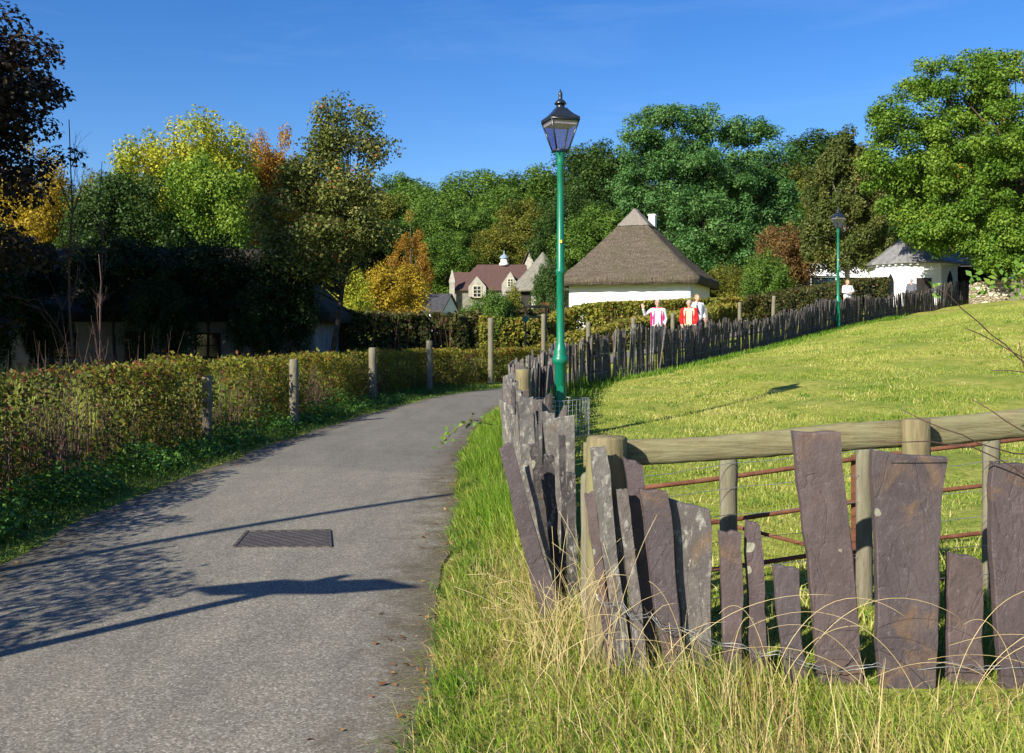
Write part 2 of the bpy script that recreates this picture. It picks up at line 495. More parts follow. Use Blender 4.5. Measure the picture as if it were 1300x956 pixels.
    M['roof_slate'] = m_simple('roof slate', (.12, .12, .122), (.24, .24, .24), 4, .55, .5, .03, bscale=9)
    M['roof_dark'] = m_simple('dark roof slate', (.03, .03, .033), (.07, .07, .075), 4, .7, .5, .03)
    M['lead'] = m_simple('blue grey lead', (.16, .22, .28), (.28, .36, .43), 4, .5, .1, .01)
    M['dark_gap'] = m_simple('dark timber and doorway shade', (.012, .01, .01), (.03, .026, .022), 4, .8, .2, .01)
    M['navy'] = m_simple('navy canvas', (.008, .012, .03), (.02, .028, .055), 3, .7, .2, .01)
    M['teal'] = m_simple('teal paint', (.01, .11, .085), (.02, .15, .12), 4, .5, .1, .01)
    M['iron_cover'] = None
    t = NT('cast iron cover')
    p = t.co('object')
    ck = t.n('ShaderNodeTexChecker', i_Scale=20.0); t.l(p, ck.inputs['Vector'])
    nz = t.noise(6, 5, .6, vec=p)
    c = t.ramp(nz, [(.3, (.085, .07, .058)), (.7, (.15, .128, .105))])
    c = t.mix(t.math('MULTIPLY', ck.outputs['Fac'], .8), c, (.045, .037, .03))
    M['iron_cover'] = t.done(t.bsdf(c, .6, ck.outputs['Fac'], .6, .006, metal=.3, spec=.4))
    M['orange_board'] = m_simple('orange board', (.5, .22, .04), (.62, .32, .08), 4, .7, .2, .01)
    M['skin'] = m_simple('skin', (.5, .27, .19), (.58, .34, .25), 8, .5, .1, .002)
    for nm, a in (('cloth_white', (.6, .6, .62)), ('cloth_pink', (.62, .02, .16)), ('cloth_red', (.55, .012, .016)), ('cloth_cream', (.68, .56, .36)),
                  ('cloth_navy', (.03, .035, .06)), ('cloth_grey', (.12, .125, .15)), ('hair_grey', (.3, .29, .28)), ('hair_dark', (.09, .075, .065)),
                  ('hair_sand', (.34, .2, .09)), ('eye_dark', (.01, .01, .01)), ('strap', (.015, .015, .02))):
        M[nm] = m_simple(nm.replace('_', ' '), tuple(q * .88 for q in a), a, 9, .85, .4, .006)
    M['apple_skin'] = m_simple('red apple skin', (.4, .03, .015), (.5, .16, .03), 6, .4, .05, .002)
    M['dead_leaf'] = m_leaf('fallen leaf', [(0, (.12, .05, .02)), (.5, (.3, .12, .04)), (1, (.45, .25, .08))], .2)
    M['sign_board'] = m_simple('sign timber', (.12, .08, .05), (.2, .14, .09), 5, .7, .3, .01)


make_materials()

# ------------------------------------------------------------------ terrain and lane
LEFT = [(-3.15, -8), (-3.4, 3), (-3.62, 7.1), (-3.8, 9.5), (-3.72, 12), (-3.52, 16), (-3.05, 21), (-2.0, 27.5), (-.6, 31), (2.0, 34.3), (5.2, 38.3), (9.6, 44.6), (15, 52), (20.5, 58.5), (26.5, 64.5), (36, 74)]
RIGHT = [(-.25, -8), (-.36, 3), (-.42, 5.5), (-.5, 9.6), (-.68, 13), (-.6, 17.6), (-.35, 22), (.0, 25), (1.0, 28.2), (3.0, 30.6), (6.2, 34.6), (10.4, 40.6), (16, 48), (21.5, 54.5), (27.5, 60.5), (37, 70)]


def polyline(pts, n):
    p = np.array(pts, float)
    d = np.concatenate([[0], np.cumsum(np.linalg.norm(np.diff(p, axis=0), axis=1))])
    # Catmull-Rom style smoothing through numpy interpolation of a dense, smoothed line
    s = np.linspace(0, d[-1], 400)
    q = np.stack([np.interp(s, d, p[:, k]) for k in range(p.shape[1])], 1)
    for _ in range(6):
        q[1:-1] = (q[:-2] + q[1:-1] * 2 + q[2:]) / 4
    d2 = np.concatenate([[0], np.cumsum(np.linalg.norm(np.diff(q, axis=0), axis=1))])
    s2 = np.linspace(0, d2[-1], n)
    return np.stack([np.interp(s2, d2, q[:, k]) for k in range(p.shape[1])], 1)


def build_ground():
    xs = np.unique(np.concatenate([np.linspace(-1200, -60, 20), np.linspace(-60, -8, 27), np.linspace(-8, 40, 97), np.linspace(40, 80, 21), np.linspace(80, 1200, 20)]))
    ys = np.unique(np.concatenate([np.linspace(-300, -12, 10), np.linspace(-12, 70, 165), np.linspace(70, 280, 43), np.linspace(280, 1600, 16)]))
    X, Y = np.meshgrid(xs, ys)
    Z = ground(X, Y)
    # small unevenness off the lane
    und = .05 * np.sin(X * 1.3 + Y * .7) * np.sin(Y * .9 - X * .4) * sstep(1.2, 4, X)
    Z = Z + und
    nx, ny = len(xs), len(ys)
    V = np.stack([X, Y, Z], -1).reshape(-1, 3)
    i = np.arange(ny - 1)[:, None] * nx + np.arange(nx - 1)[None]
    idx = np.stack([i, i + 1, i + nx + 1, i + nx], -1).reshape(-1, 4)
    me = quads_mesh('ground', V, None, True, idx)
    o = link_mesh('ground', me, M['ground'])
    tag(o, 'sloping meadow ground of yellow green autumn turf', 'ground', kind='structure')


def build_lane():
    a = polyline(LEFT, 160); b = polyline(RIGHT, 160)
    g = np.random.default_rng(3)
    a[:, 0] += .04 * np.sin(np.arange(160) * 1.3) + g.normal(0, .015, 160)
    b[:, 0] += .05 * np.sin(np.arange(160) * .9 + 1) + g.normal(0, .02, 160)
    m = 9
    t = np.linspace(0, 1, m)[None, :, None]
    XY = a[:, None] * (1 - t) + b[:, None] * t
    Z = ground(XY[..., 0], XY[..., 1]) + .016 + .03 * sstep(24, 34, XY[..., 1]) + .025 * (1 - (2 * t[..., 0] - 1) ** 2)
    V = np.concatenate([XY, Z[..., None]], -1).reshape(-1, 3)
    i = np.arange(159)[:, None] * m + np.arange(m - 1)[None]
    idx = np.stack([i, i + 1, i + m + 1, i + m], -1).reshape(-1, 4)
    me = quads_mesh('lane', V, None, True, idx)
    at = me.attributes.new('edge', 'FLOAT', 'POINT'); at.data.foreach_set('value', np.broadcast_to(np.abs(2 * t[..., 0] - 1), (160, m)).astype(np.float32).ravel())
    o = link_mesh('lane', me, M['asphalt'])
    tag(o, 'narrow worn asphalt lane curving away between hedge and slate fence', 'road', kind='structure')


build_ground()
build_lane()


def build_cover():
    t = thing('drain_cover', 'rectangular rusty cast iron drain cover set in the lane', 'drain cover', (-1.77, 7.77, .036))
    q = [(-.32, -.34), (.42, -.31), (.29, .35), (-.385, .29)]
    mb = MB(); z = .006
    # frame as four bars round the plate
    o = np.array(q); inn = o * .93
    for i in range(4):
        j = (i + 1) % 4
        mb.poly([(*o[i], 0), (*o[j], 0), (*inn[j], 0), (*inn[i], 0)], (0, 0, .012))
    mb.build('frame', M['iron_cover'], t)
    mb = MB(); inn2 = o * .925
    mb.poly([(*p_, -.002) for p_ in inn2], (0, 0, .009))
    mb.build('plate', M['iron_cover'], t)


build_cover()


# ------------------------------------------------------------------ grass and weeds
FENCE = [(.55, 4.95), (.42, 6.0), (.28, 7.3), (.08, 9.0), (-.05, 11), (-.02, 13), (.3, 17), (.75, 21.5), (1.2, 25), (2.2, 27.4), (4.1, 29.0), (8.3, 34.4), (14.6, 44.8), (21.2, 52.5), (27.4, 58.5)]
fline = polyline(FENCE, 500)


def inside_poly_x(line, y):
    return np.interp(y, line[:, 1], line[:, 0])


lroad = polyline(LEFT, 300); rroad = polyline(RIGHT, 300)
HEDGE_BACK = [(-4.3, .5), (-4.75, 5), (-5.0, 9), (-5.05, 13), (-4.6, 18.4), (-4.15, 25), (-3.25, 31), (-1.3, 35.4), (1.9, 38.9)]
hline = polyline(HEDGE_BACK, 300)


def add_blades(name, label, xy, hgt, lean, wid, mat, rnd, nseg=2, g=rng, dz=0, cat='grass'):
    z = ground(xy[:, 0], xy[:, 1]) + dz
    base = np.stack([xy[:, 0], xy[:, 1], z - .01], 1)
    V, idx = ribbons(base, hgt, lean, wid, nseg, g)
    me = quads_mesh(name, V, np.repeat(np.clip(rnd, 0, 1), nseg), False, idx)
    o = link_mesh(name, me, mat)
    tag(o, label, cat, kind='stuff')
    return o


def noise2(x, y, g, n=7, f=1.0):
    s = 0
    for k in range(n):
        a = g.uniform(0, 2 * np.pi); ff = f * (1.6 ** (k * .7))
        s = s + np.sin((x * np.cos(a) + y * np.sin(a)) * ff + g.uniform(0, 6)) / (1.25 ** k)
    return s / 2.6


def field_grass():
    g = np.random.default_rng(11)
    n = 330000
    # density falls with distance
    y = 4.6 + 41 * g.random(n) ** 2.0
    half = y * .53
    x = -.2 + g.random(n) * (half + .9)
    fx = inside_poly_x(fline, y)
    k = (x > fx + .12) & ~((y < 5.1) & (x < .7))
    x, y = x[k], y[k]; n = len(x)
    cl = noise2(x, y, np.random.default_rng(5), 8, 1.1)
    h = (.022 + .022 * g.random(n)) * (1 + .35 * np.clip(cl, -1, 1.4)) + .0012 * y
    lean = g.normal(0, .022, (n, 2)) * (1 + y[:, None] * .02)
    w = .0016 + .00028 * y
    rn = .5 + .2 * noise2(x, y, np.random.default_rng(6), 8, .8) + .12 * noise2(x, y, np.random.default_rng(16), 6, 4.0) + g.normal(0, .17, n)
    add_blades('field_grass', 'short yellow green autumn grass of the sloping field', np.stack([x, y], 1), h, lean, w, M['blade'], rn, 1, g)


def right_verge():
    g = np.random.default_rng(12)
    n = 60000
    y = 3.2 + 25 * g.random(n) ** 2.1
    xr = np.interp(y, rroad[:, 1], rroad[:, 0]); xf = inside_poly_x(fline, y)
    xf = np.where(y < 5.1, .55 + (5.1 - y) * .9, xf)
    u = g.random(n) * 1.25 - .1
    x = xr + (xf + .02 - xr) * u
    edge = noise2(x * 0, y, np.random.default_rng(8), 6, 2.5)
    k = (u > .02 + .12 * edge)
    x, y, u = x[k], y[k], u[k]; n = len(x)
    lush = .55 + .45 * noise2(x, y, np.random.default_rng(9), 7, 2.2)
    far = sstep(7.0, 9.0, y)
    h = (.05 + .16 * g.random(n)) * (.35 + 1.1 * np.clip(lush, 0, 1.3)) * (.45 + 1.0 * np.clip(u, 0, 1)) * (.8 + .85 * far)
    lean = g.normal(0, .055, (n, 2)) + np.array([-.045, -.01])
    w = .0022 + .00022 * y
    rn = .30 + .16 * noise2(x, y, np.random.default_rng(19), 7, 3.0) + g.normal(0, .2, n) + (1 - far) * (.15 + .5 * g.random(n))
    add_blades('verge_grass', 'lush green grass tufts on the verge beside the slate fence', np.stack([x, y], 1), h, lean, w, M['verge_blade'], rn, 3, g)
    # tufts that hang over the lane edge
    n = 16000
    cy = 3.3 + 20 * g.random(300) ** 1.6
    ci = g.integers(0, 300, n)
    y = cy[ci] + g.normal(0, .07, n)
    x = np.interp(y, rroad[:, 1], rroad[:, 0]) + .135 + g.normal(0, .05, n) + g.normal(0, .05, 300)[ci]
    add_blades('edge_grass', 'grass tufts hanging over the right edge of the lane', np.stack([x, y], 1), .05 + .11 * g.random(n), g.normal(0, .05, (n, 2)) + np.array([-.06, -.01]), .002 + .0002 * y, M['verge_blade'], .45 + .35 * g.normal(0, 1, 300)[ci] + g.normal(0, .2, n), 3, g)
    # straw
    n = 6500
    y = 3.4 + 9.0 * g.random(n) ** 1.5
    xr = np.interp(y, rroad[:, 1], rroad[:, 0]); xf = np.where(y < 5.1, .6 + (5.1 - y) * .5, inside_poly_x(fline, y))
    u = g.random(n) ** .8
    x = xr + .08 + (xf - xr - .1) * u
    near = 1 - sstep(5.5, 8, y)
    keep = g.random(n) < .18 + .82 * near
    x, y = x[keep], y[keep]; n = len(x); u = u[keep]
    h = (.08 + .34 * g.random(n) ** 1.7) * (.4 + .8 * u)
    lean = g.normal(0, .11, (n, 2)) + np.array([-.06, -.05])
    w = .0012 + .0014 * g.random(n)
    add_blades('dry_verge_grass', 'dry straw stems mixed into the verge grass', np.stack([x, y], 1), h, lean, w, M['straw'], g.random(n), 4, g)


def front_dry_grass():
    g = np.random.default_rng(13)
    n = 520
    x = .35 + 2.35 * g.random(n); y = 4.1 + .42 * g.random(n)
    h = .04 + .26 * g.random(n) ** 3
    lean = g.normal(0, .1, (n, 2))
    w = .0012 + .0012 * g.random(n)
    add_blades('dry_front_grass', 'short dry grass along the foot of the big slates', np.stack([x, y], 1), h, lean, w, M['straw'], g.random(n), 4, g)
    n = 7000
    x = .0 + 3.2 * g.random(n); y = 3.55 + .95 * g.random(n)
    add_blades('green_front_grass', 'green grass at the foot of the big slates', np.stack([x, y], 1), .025 + .05 * g.random(n), g.normal(0, .03, (n, 2)), np.full(n, .003), M['verge_blade'], .55 + g.normal(0, .25, n), 3, g)
    # tall arching stalks: individually shaped wisps in front of the slates
    mb = MB()
    for i in range(24):
        x0 = .45 + 2.4 * g.random(); y0 = 4.2 + .2 * g.random()
        hh = .25 + .42 * g.random(); sgn = -1 if g.random() < .55 else 1
        reach = sgn * (.15 + .65 * g.random())
        z0 = gz(x0, y0)
        pts = []; dro = .35 + .75 * g.random()
        yr = g.uniform(-.12, .06)
        for k in range(18):
            t = k / 17
            pts.append((x0 + reach * t ** 1.6, y0 + yr * t * t, z0 + hh * (t * 1.5 - dro * t ** 3)))
        mb.tube(pts, [.0014 * (1 - .7 * k / 17) + .0004 for k in range(18)], 4)
    for i in range(60):  # reddish stems in the dark gap near the corner
        x0 = .05 + .6 * g.random(); y0 = 4.4 + .55 * g.random(); hh = .3 + .45 * g.random(); z0 = gz(x0, y0); reach = g.normal(-.05, .22)
        dro = .1 + .5 * g.random()
        pts = [(x0 + reach * (k / 6) ** 1.5, y0 - .1 * k / 6, z0 + hh * (1.25 * k / 6 - dro * (k / 6) ** 3)) for k in range(7)]
        mb.tube(pts, [.0014 * (1 - .7 * k / 6) + .0004 for k in range(7)], 4)
    me_o = mb.build('arching_straw_stems', m_simple('straw stem', (.42, .31, .13), (.66, .54, .29), 5, .6, .1, .002))
    tag(me_o, 'long arching straw stems bending in front of the slates', 'grass', kind='stuff')


def left_verge():
    g = np.random.default_rng(14)
    n = 60000
    y = 3.2 + 30 * g.random(n) ** 1.8
    xl = np.interp(y, lroad[:, 1], lroad[:, 0]); xh = np.interp(y, hline[:, 1], hline[:, 0])
    edge = .13 * noise2(y * 0, y, np.random.default_rng(18), 6, 2.1)
    u = g.random(n)
    x = xl + edge - .02 + (xh - .5 - xl) * u
    h = (.05 + .2 * g.random(n)) * (.35 + .9 * u)
    lean = g.normal(0, .06, (n, 2)) + np.array([.03, 0])
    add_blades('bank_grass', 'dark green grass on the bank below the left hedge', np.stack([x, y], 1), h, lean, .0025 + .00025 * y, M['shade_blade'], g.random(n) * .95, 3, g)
    # nettles
    n = 26000
    y = 3.5 + 22 * g.random(n) ** 1.5
    xl = np.interp(y, lroad[:, 1], lroad[:, 0]); xh = np.interp(y, hline[:, 1], hline[:, 0])
    u = .25 + .75 * g.random(n)
    x = xl + (xh + .25 - xl) * u
    clump = noise2(x, y, np.random.default_rng(21), 8, 2.6)
    k = clump > -.15
    x, y, u, clump = x[k], y[k], u[k], clump[k]; n = len(x)
    z = ground(x, y) + (.03 + .42 * g.random(n) ** .8 * np.clip(clump + .35, .1, 1.2)) * (.4 + .7 * u)
    nor = unit(g.normal(0, .55, (n, 3)) + np.array([.25, -.1, .9]))
    V = leaf_quads(np.stack([x, y, z], 1), nor, .018 + .022 * g.random(n), .5, .15, g)
    o = link_mesh('nettles', quads_mesh('nettles', V, g.random(n)), L['weed'])
    tag(o, 'dark green nettles and weeds below the left hedge', 'weeds', kind='stuff')
    # meadow behind hedge
    n = 70000
    y = 9 + 36 * g.random(n) ** 1.2
    x0 = np.interp(y, hline[:, 1], hline[:, 0]) - .6
    x = x0 - g.random(n) ** 1.3 * (y * .55 - 3)
    k = ~((y > 24) & (x < -4.3) & (y < 33.5) & (x > -26) & (y > 26.5)); x, y = x[k], y[k]; n = len(x)
    h = .25 + .75 * g.random(n) ** 1.6
    lean = g.normal(0, .18, (n, 2))
    rn = .3 + .45 * g.random(n) + .3 * noise2(x, y, np.random.default_rng(31), 6, .5)
    add_blades('rough_meadow_grass', 'tall rough grass growing behind the left hedge', np.stack([x, y], 1), h, lean, .004 + .0004 * y, M['blade'], rn, 3, g)


def field_weeds():
    g = np.random.default_rng(51)
    nc = 420
    cy = 5.0 + 32 * g.random(nc) ** 1.5; cx = .6 + g.random(nc) * (cy * .52)
    per = 42; n = nc * per
    x = np.repeat(cx, per) + g.normal(0, .10, n) * np.repeat(.5 + g.random(nc) * 1.6, per); y = np.repeat(cy, per) + g.normal(0, .10, n) * np.repeat(.5 + g.random(nc) * 1.6, per)
    k = x > inside_poly_x(fline, y) + .1; x, y = x[k], y[k]; n = len(x)
    rn = np.repeat(np.where(g.random(nc) < .6, .12, .8), per)[k] + g.normal(0, .12, n)
    add_blades('field_tufts', 'darker green weeds and taller tufts dotted over the field', np.stack([x, y], 1), .04 + .07 * g.random(n), g.normal(0, .045, (n, 2)), .003 + .0004 * y, M['blade'], rn, 2, g)
    # longer lush grass along the fence foot
    n = 16000
    s_ = 11 + 40 * g.random(n) ** 1.2
    fdd = np.concatenate([[0], np.cumsum(np.linalg.norm(np.diff(fline, axis=0), axis=1))])
    x = np.interp(s_, fdd, fline[:, 0]) + np.abs(g.normal(0, .35, n)) + .05; y = np.interp(s_, fdd, fline[:, 1]) - np.abs(g.normal(0, .12, n)) * (s_ > 24)
    add_blades('fence_foot_grass', 'longer green grass along the foot of the field fence', np.stack([x, y], 1), .06 + .16 * g.random(n), g.normal(0, .06, (n, 2)), .003 + .0003 * y, M['verge_blade'], .2 + g.normal(0, .2, n), 2, g)


field_weeds()
field_grass()
right_verge()
front_dry_grass()
left_verge()


def litter():
    g = np.random.default_rng(41)
    n = 420
    y = 3.4 + 16 * g.random(n) ** 1.6
    s = g.random(n) < .6
    xr = np.interp(y, rroad[:, 1], rroad[:, 0]); xl = np.interp(y, lroad[:, 1], lroad[:, 0])
    x = np.where(s, xr - np.abs(g.normal(0, .16, n)) + .08, xl + np.abs(g.normal(0, .22, n)) - .06)
    z = ground(x, y) + .032
    nor = unit(g.normal(0, .25, (n, 3)) + np.array([0, 0, 1.]))
    V = leaf_quads(np.stack([x, y, z], 1), nor, .008 + .016 * g.random(n), .6, .25, g)
    o = link_mesh('fallen_leaves', quads_mesh('fallen_leaves', V, g.random(n)), M['dead_leaf'])
    tag(o, 'scattered brown fallen leaves along the lane edges', 'leaves', kind='stuff')
    n = 900   # straw lying over the lane edge
    y = 3.4 + 8 * g.random(n) ** 1.3
    x = np.interp(y, rroad[:, 1], rroad[:, 0]) + .1 - np.abs(g.normal(0, .11, n))
    add_blades('lane_edge_straw', 'straw wisps lying across the lane edge', np.stack([x, y], 1), .02 + .03 * g.random(n), g.normal(0, .1, (n, 2)) + np.array([-.08, 0]), np.full(n, .0015), M['straw'], g.random(n), 3, g, dz=.03)


litter()


# ------------------------------------------------------------------ trees
def crown(lobes, ncl, clr, nleaf, lsize, flat=.75, up=.5, seed=1, shell=.55, lrad=(.35, 1.05), tone=.5):
    g = np.random.default_rng(seed)
    lob = np.array([l[:6] for l in lobes], float)
    w = np.array([l[6] if len(l) > 6 else l[3] * l[4] * l[5] for l in lobes], float) if True else None
    w = w / w.sum()
    li = g.choice(len(lob), ncl, p=w)
    d = unit(g.normal(size=(ncl, 3)))
    fr = shell + (1 - shell) * g.random(ncl) ** .6
    cc = lob[li, :3] + d * lob[li, 3:6] * fr[:, None]
    cr = clr * (.55 + .8 * g.random(ncl))
    ct = g.random(ncl)
    ci = g.choice(ncl, nleaf, p=cr ** 2 / (cr ** 2).sum())
    ld = unit(g.normal(size=(nleaf, 3)) + np.array([0, 0, .25]))
    rr = lrad[0] + (lrad[1] - lrad[0]) * g.random(nleaf) ** .6
    pos = cc[ci] + ld * (cr[ci] * rr)[:, None] * np.array([1, 1, flat])
    nor = unit(ld * .8 + g.normal(0, .6, (nleaf, 3)) + np.array([0, 0, up]))
    sz = lsize * (.6 + .8 * g.random(nleaf))
    rn = np.clip(tone * ct[ci] + (1 - tone) * g.random(nleaf), 0, 1)
    return leaf_quads(pos, nor, sz, .6, .2, g), rn, cc


def limbs(mb, h0, r0, top, cc, nb, seed, zmin=.3, sides=6, tip=.1):
    g = np.random.default_rng(seed)
    n = 7
    pts = [(np.array([0, 0, -.3]))]
    bend = g.normal(0, .035, 2) * h0
    for k in range(1, n + 1):
        t = k / n
        pts.append(np.array([top[0] * t + bend[0] * math.sin(t * 3), top[1] * t + bend[1] * math.sin(t * 2.4), top[2] * t]))
    rad = [r0 * 1.35] + [r0 * (1 - .78 * (k / n) ** .9) for k in range(1, n + 1)]
    mb.tube(pts, rad, sides + 2)
    sel = g.choice(len(cc), min(nb, len(cc)), replace=False)
    for s in sel:
        e = cc[s]
        t = np.clip(zmin + (e[2] / max(top[2], .1) - zmin) * .55, zmin * .8, .95)
        kf = t * n; k0 = int(kf); fr = kf - k0
        b = pts[k0 + 0] * (1 - fr) + pts[min(n, k0 + 1)] * fr
        rb = r0 * (1 - .78 * t ** .9) * .5
        m1 = b * .6 + e * .4 + np.array([0, 0, .06 * np.linalg.norm(e - b)]) + g.normal(0, .05, 3) * np.linalg.norm(e - b)
        m2 = b * .25 + e * .75 + g.normal(0, .04, 3) * np.linalg.norm(e - b)
        mb.tube([b, m1, m2, e], [rb, rb * .65, rb * .4, rb * tip], sides, cap=False)


PROTO = {}


def proto(key, lobes, ncl, clr, nleaf, lsize, trunk_top, r0, nb, seed, **kw):
    kw.setdefault('lrad', (.3, 1.25)); V, rn, cc = crown(lobes, ncl, clr, nleaf, lsize, seed=seed, **kw)
    fit = np.array([.5 / np.percentile(np.abs(V[..., 0]), 98.5), .5 / np.percentile(np.abs(V[..., 1]), 98.5), 1 / np.percentile(V[..., 2], 99.6)])
    V = V * fit; cc = cc * fit
    mid = V.mean(1, keepdims=True); V = mid + (V - mid) * np.array([1, 1, .66])
    cm = quads_mesh(key + ' crown', V, rn)
    mb = MB(); limbs(mb, trunk_top[2], r0, trunk_top, cc, nb, seed)
    tm = bpy.data.meshes.new(key + ' trunk'); tm.from_pydata(mb.v, [], mb.f)
    tm.polygons.foreach_set('use_smooth', mb.sm); tm.update()
    PROTO[key] = (cm, tm)


def plant(key, leaf, bark, name, label, cat, px, y, width_px, top_py, group=None, rz=None, x=None, base=None, wscale=None, crown_name='crown'):
    """width_px: crown width in the photograph; top_py: where its top stands.  Prototypes are 1 m tall and ~1 m wide."""
    X = PX(px, y) if x is None else x
    b = gz(X, y) if base is None else base
    h = PZ(top_py, y) - b
    w = width_px * 1.06 * y / F
    o = thing(name, label, cat, (X, y, b), random.uniform(0, 6.28) if rz is None else rz, group)
    cm, tm = PROTO[key]
    for nm, me, mt in ((crown_name, cm, L[leaf]), ('trunk', tm, M[bark])):
        c = bpy.data.objects.new(nm, me); C.objects.link(c); c.parent = o
        if len(me.materials) == 0: me.materials.append(mt)
        c.material_slots[0].link = 'OBJECT'; c.material_slots[0].material = mt
        c.scale = (w, w, h)
    return o


def dome_lobes(g, n, r=.40, zc=.62, rz=.36, lobe=.2):
    out = [(0, 0, zc, r * .8, r * .8, rz * .8, .25)]
    for i in range(n):
        d = unit(g.normal(size=3)); d[2] = abs(d[2]) * 1.0 - .25
        out.append((d[0] * r * .72, d[1] * r * .72, zc + d[2] * rz * .78, lobe * g.uniform(.7, 1.15), lobe * g.uniform(.7, 1.15), lobe * g.uniform(.55, .9), 1.0 / n))
    return out


gg = np.random.default_rng(77)
# units: height 1, width ~1; leaf sizes are in the same unit and scale with the tree
for k in range(4):
    proto('wood%d' % k, dome_lobes(gg, 18, .42, .53, .44, .20) + [(0, 0, .2, .36, .36, .2, .3)], 280, .066, 46000, .0105, (0, 0, .8), .022, 26, 100 + k, shell=.45)
proto('oval', dome_lobes(gg, 12, .38, .5, .46, .22), 230, .07, 32000, .0112, (0, 0, .85), .02, 26, 120)
proto('bush0', dome_lobes(gg, 12, .42, .42, .46, .2), 200, .08, 28000, .0125, (0, 0, .7), .018, 20, 130)
proto('bush1', dome_lobes(gg, 9, .42, .40, .44, .24), 190, .08, 27000, .013, (0, 0, .7), .018, 20, 131)
proto('airy', dome_lobes(gg, 14, .42, .55, .42, .2), 260, .062, 36000, .0095, (0, 0, .9), .018, 60, 140, shell=.35)
proto('tall', dome_lobes(gg, 14, .42, .68, .28, .17), 230, .06, 26000, .0115, (0, 0, .85), .02, 40, 160)
proto('cone', [(0, 0, .2, .46, .46, .16), (0, 0, .4, .4, .4, .2), (0, 0, .6, .3, .3, .2), (0, 0, .8, .18, .18, .16)], 260, .055, 30000, .0095, (0, 0, .95), .02, 30, 150)

WOOD_GROUP = 'trees of the wood on the far hillside'
wl = ['rounded mid green tree standing in the wood on the far hillside',
      ]
woods = [  # px, Y, width, top, proto, leaf, label
    (512, 150, 105, 231, 'wood0', 'wood', 'green domed tree on the wooded hillside, right of the tall apple tree'),
    (590, 155, 112, 227, 'wood1', 'wood', 'green domed hillside tree directly above the red tiled house'),
    (668, 150, 118, 221, 'wood2', 'wood', 'broad green hillside tree just left of the tall green lamp post'),
    (548, 120, 90, 258, 'wood3', 'wood', 'lower green tree between the orange tree and the red tiled house'),
    (600, 125, 88, 268, 'wood1', 'wood', 'mid green tree standing behind the left end of the red tiled roof'),
    (668, 118, 100, 262, 'wood0', 'wood_olive', 'olive yellow tree behind the roof cupola of the red house'),
    (765, 125, 120, 190, 'wood2', 'wood_dark', 'dark green tree right of the tall lamp, left of the layered blue green tree'),
    (725, 105, 90, 243, 'wood3', 'wood_dark', 'dark green tree directly behind the tall green lamp post'),
    (470, 135, 90, 240, 'wood3', 'wood_olive', 'olive brown tree peeping out right of the tall apple tree'),
    (1040, 165, 130, 178, 'wood0', 'wood_dark', 'distant dark tree on the skyline right of the layered blue green tree'),
    (995, 125, 90, 208, 'wood1', 'wood_olive', 'yellowish green tree on the skyline in the gap beside the columnar tree'),
    (1110, 140, 110, 215, 'wood2', 'wood', 'green tree half hidden behind the columnar olive tree'),
    (420, 150, 140, 262, 'wood1', 'wood_dark', 'dark wood tree seen low behind the tall apple tree'),
    (300, 150, 150, 262, 'wood2', 'wood_dark', 'dark wood tree seen low behind the lime topped tree'),
    (150, 140, 150, 250, 'wood3', 'wood_olive', 'dull olive tree far behind the bare sapling'),
    (15, 130, 160, 235, 'wood0', 'wood_dark', 'dark tree far behind the yellow tree at the left edge'),
    (1240, 120, 180, 170, 'wood3', 'wood_dark', 'dark tree far behind the big oak'),
]
woods += [
    (535, 142, 110, 244, 'wood2', 'wood', 'green tree in the wood behind the tip of the orange gold tree'),
    (630, 142, 110, 246, 'wood3', 'wood', 'green tree in the wood above the roof cupola'),
    (700, 150, 110, 232, 'wood1', 'wood_dark', 'dark tree in the wood just behind the tall lamp lantern post'),
    (570, 112, 80, 300, 'wood0', 'wood', 'low green tree directly left of the stone turret'),
    (640, 113, 80, 296, 'wood2', 'wood_olive', 'low olive tree close behind the red tiled roof'),
    (735, 112, 90, 290, 'wood0', 'wood', 'low green tree between the round barn and the thatched cottage'),
    (480, 115, 110, 285, 'wood2', 'wood_dark', 'dark tree between the apple tree and the orange gold tree'),
    (235, 100, 150, 225, 'wood1', 'wood_dark', 'dark tree filling in behind the lime yellow crown'),
    (390, 110, 130, 240, 'wood0', 'wood_olive', 'olive tree filling in behind the apple tree'),
    (90, 95, 150, 258, 'wood2', 'wood_dark', 'dark tree behind the bare sapling and the long house'),
    (1020, 115, 100, 250, 'wood3', 'wood', 'green tree in the gap left of the columnar tree'),
    (850, 130, 150, 240, 'wood1', 'wood_dark', 'dark tree standing behind the layered blue green tree'),
    (960, 135, 120, 232, 'wood0', 'wood_dark', 'dark tree behind the right side of the layered blue green tree'),
]
for px, y, w, top, key, leaf, lab in woods:
    plant(key, leaf, 'bark_dark', 'woodland_tree', lab, 'tree', px, y, w * 1.08, top - 5, WOOD_GROUP)

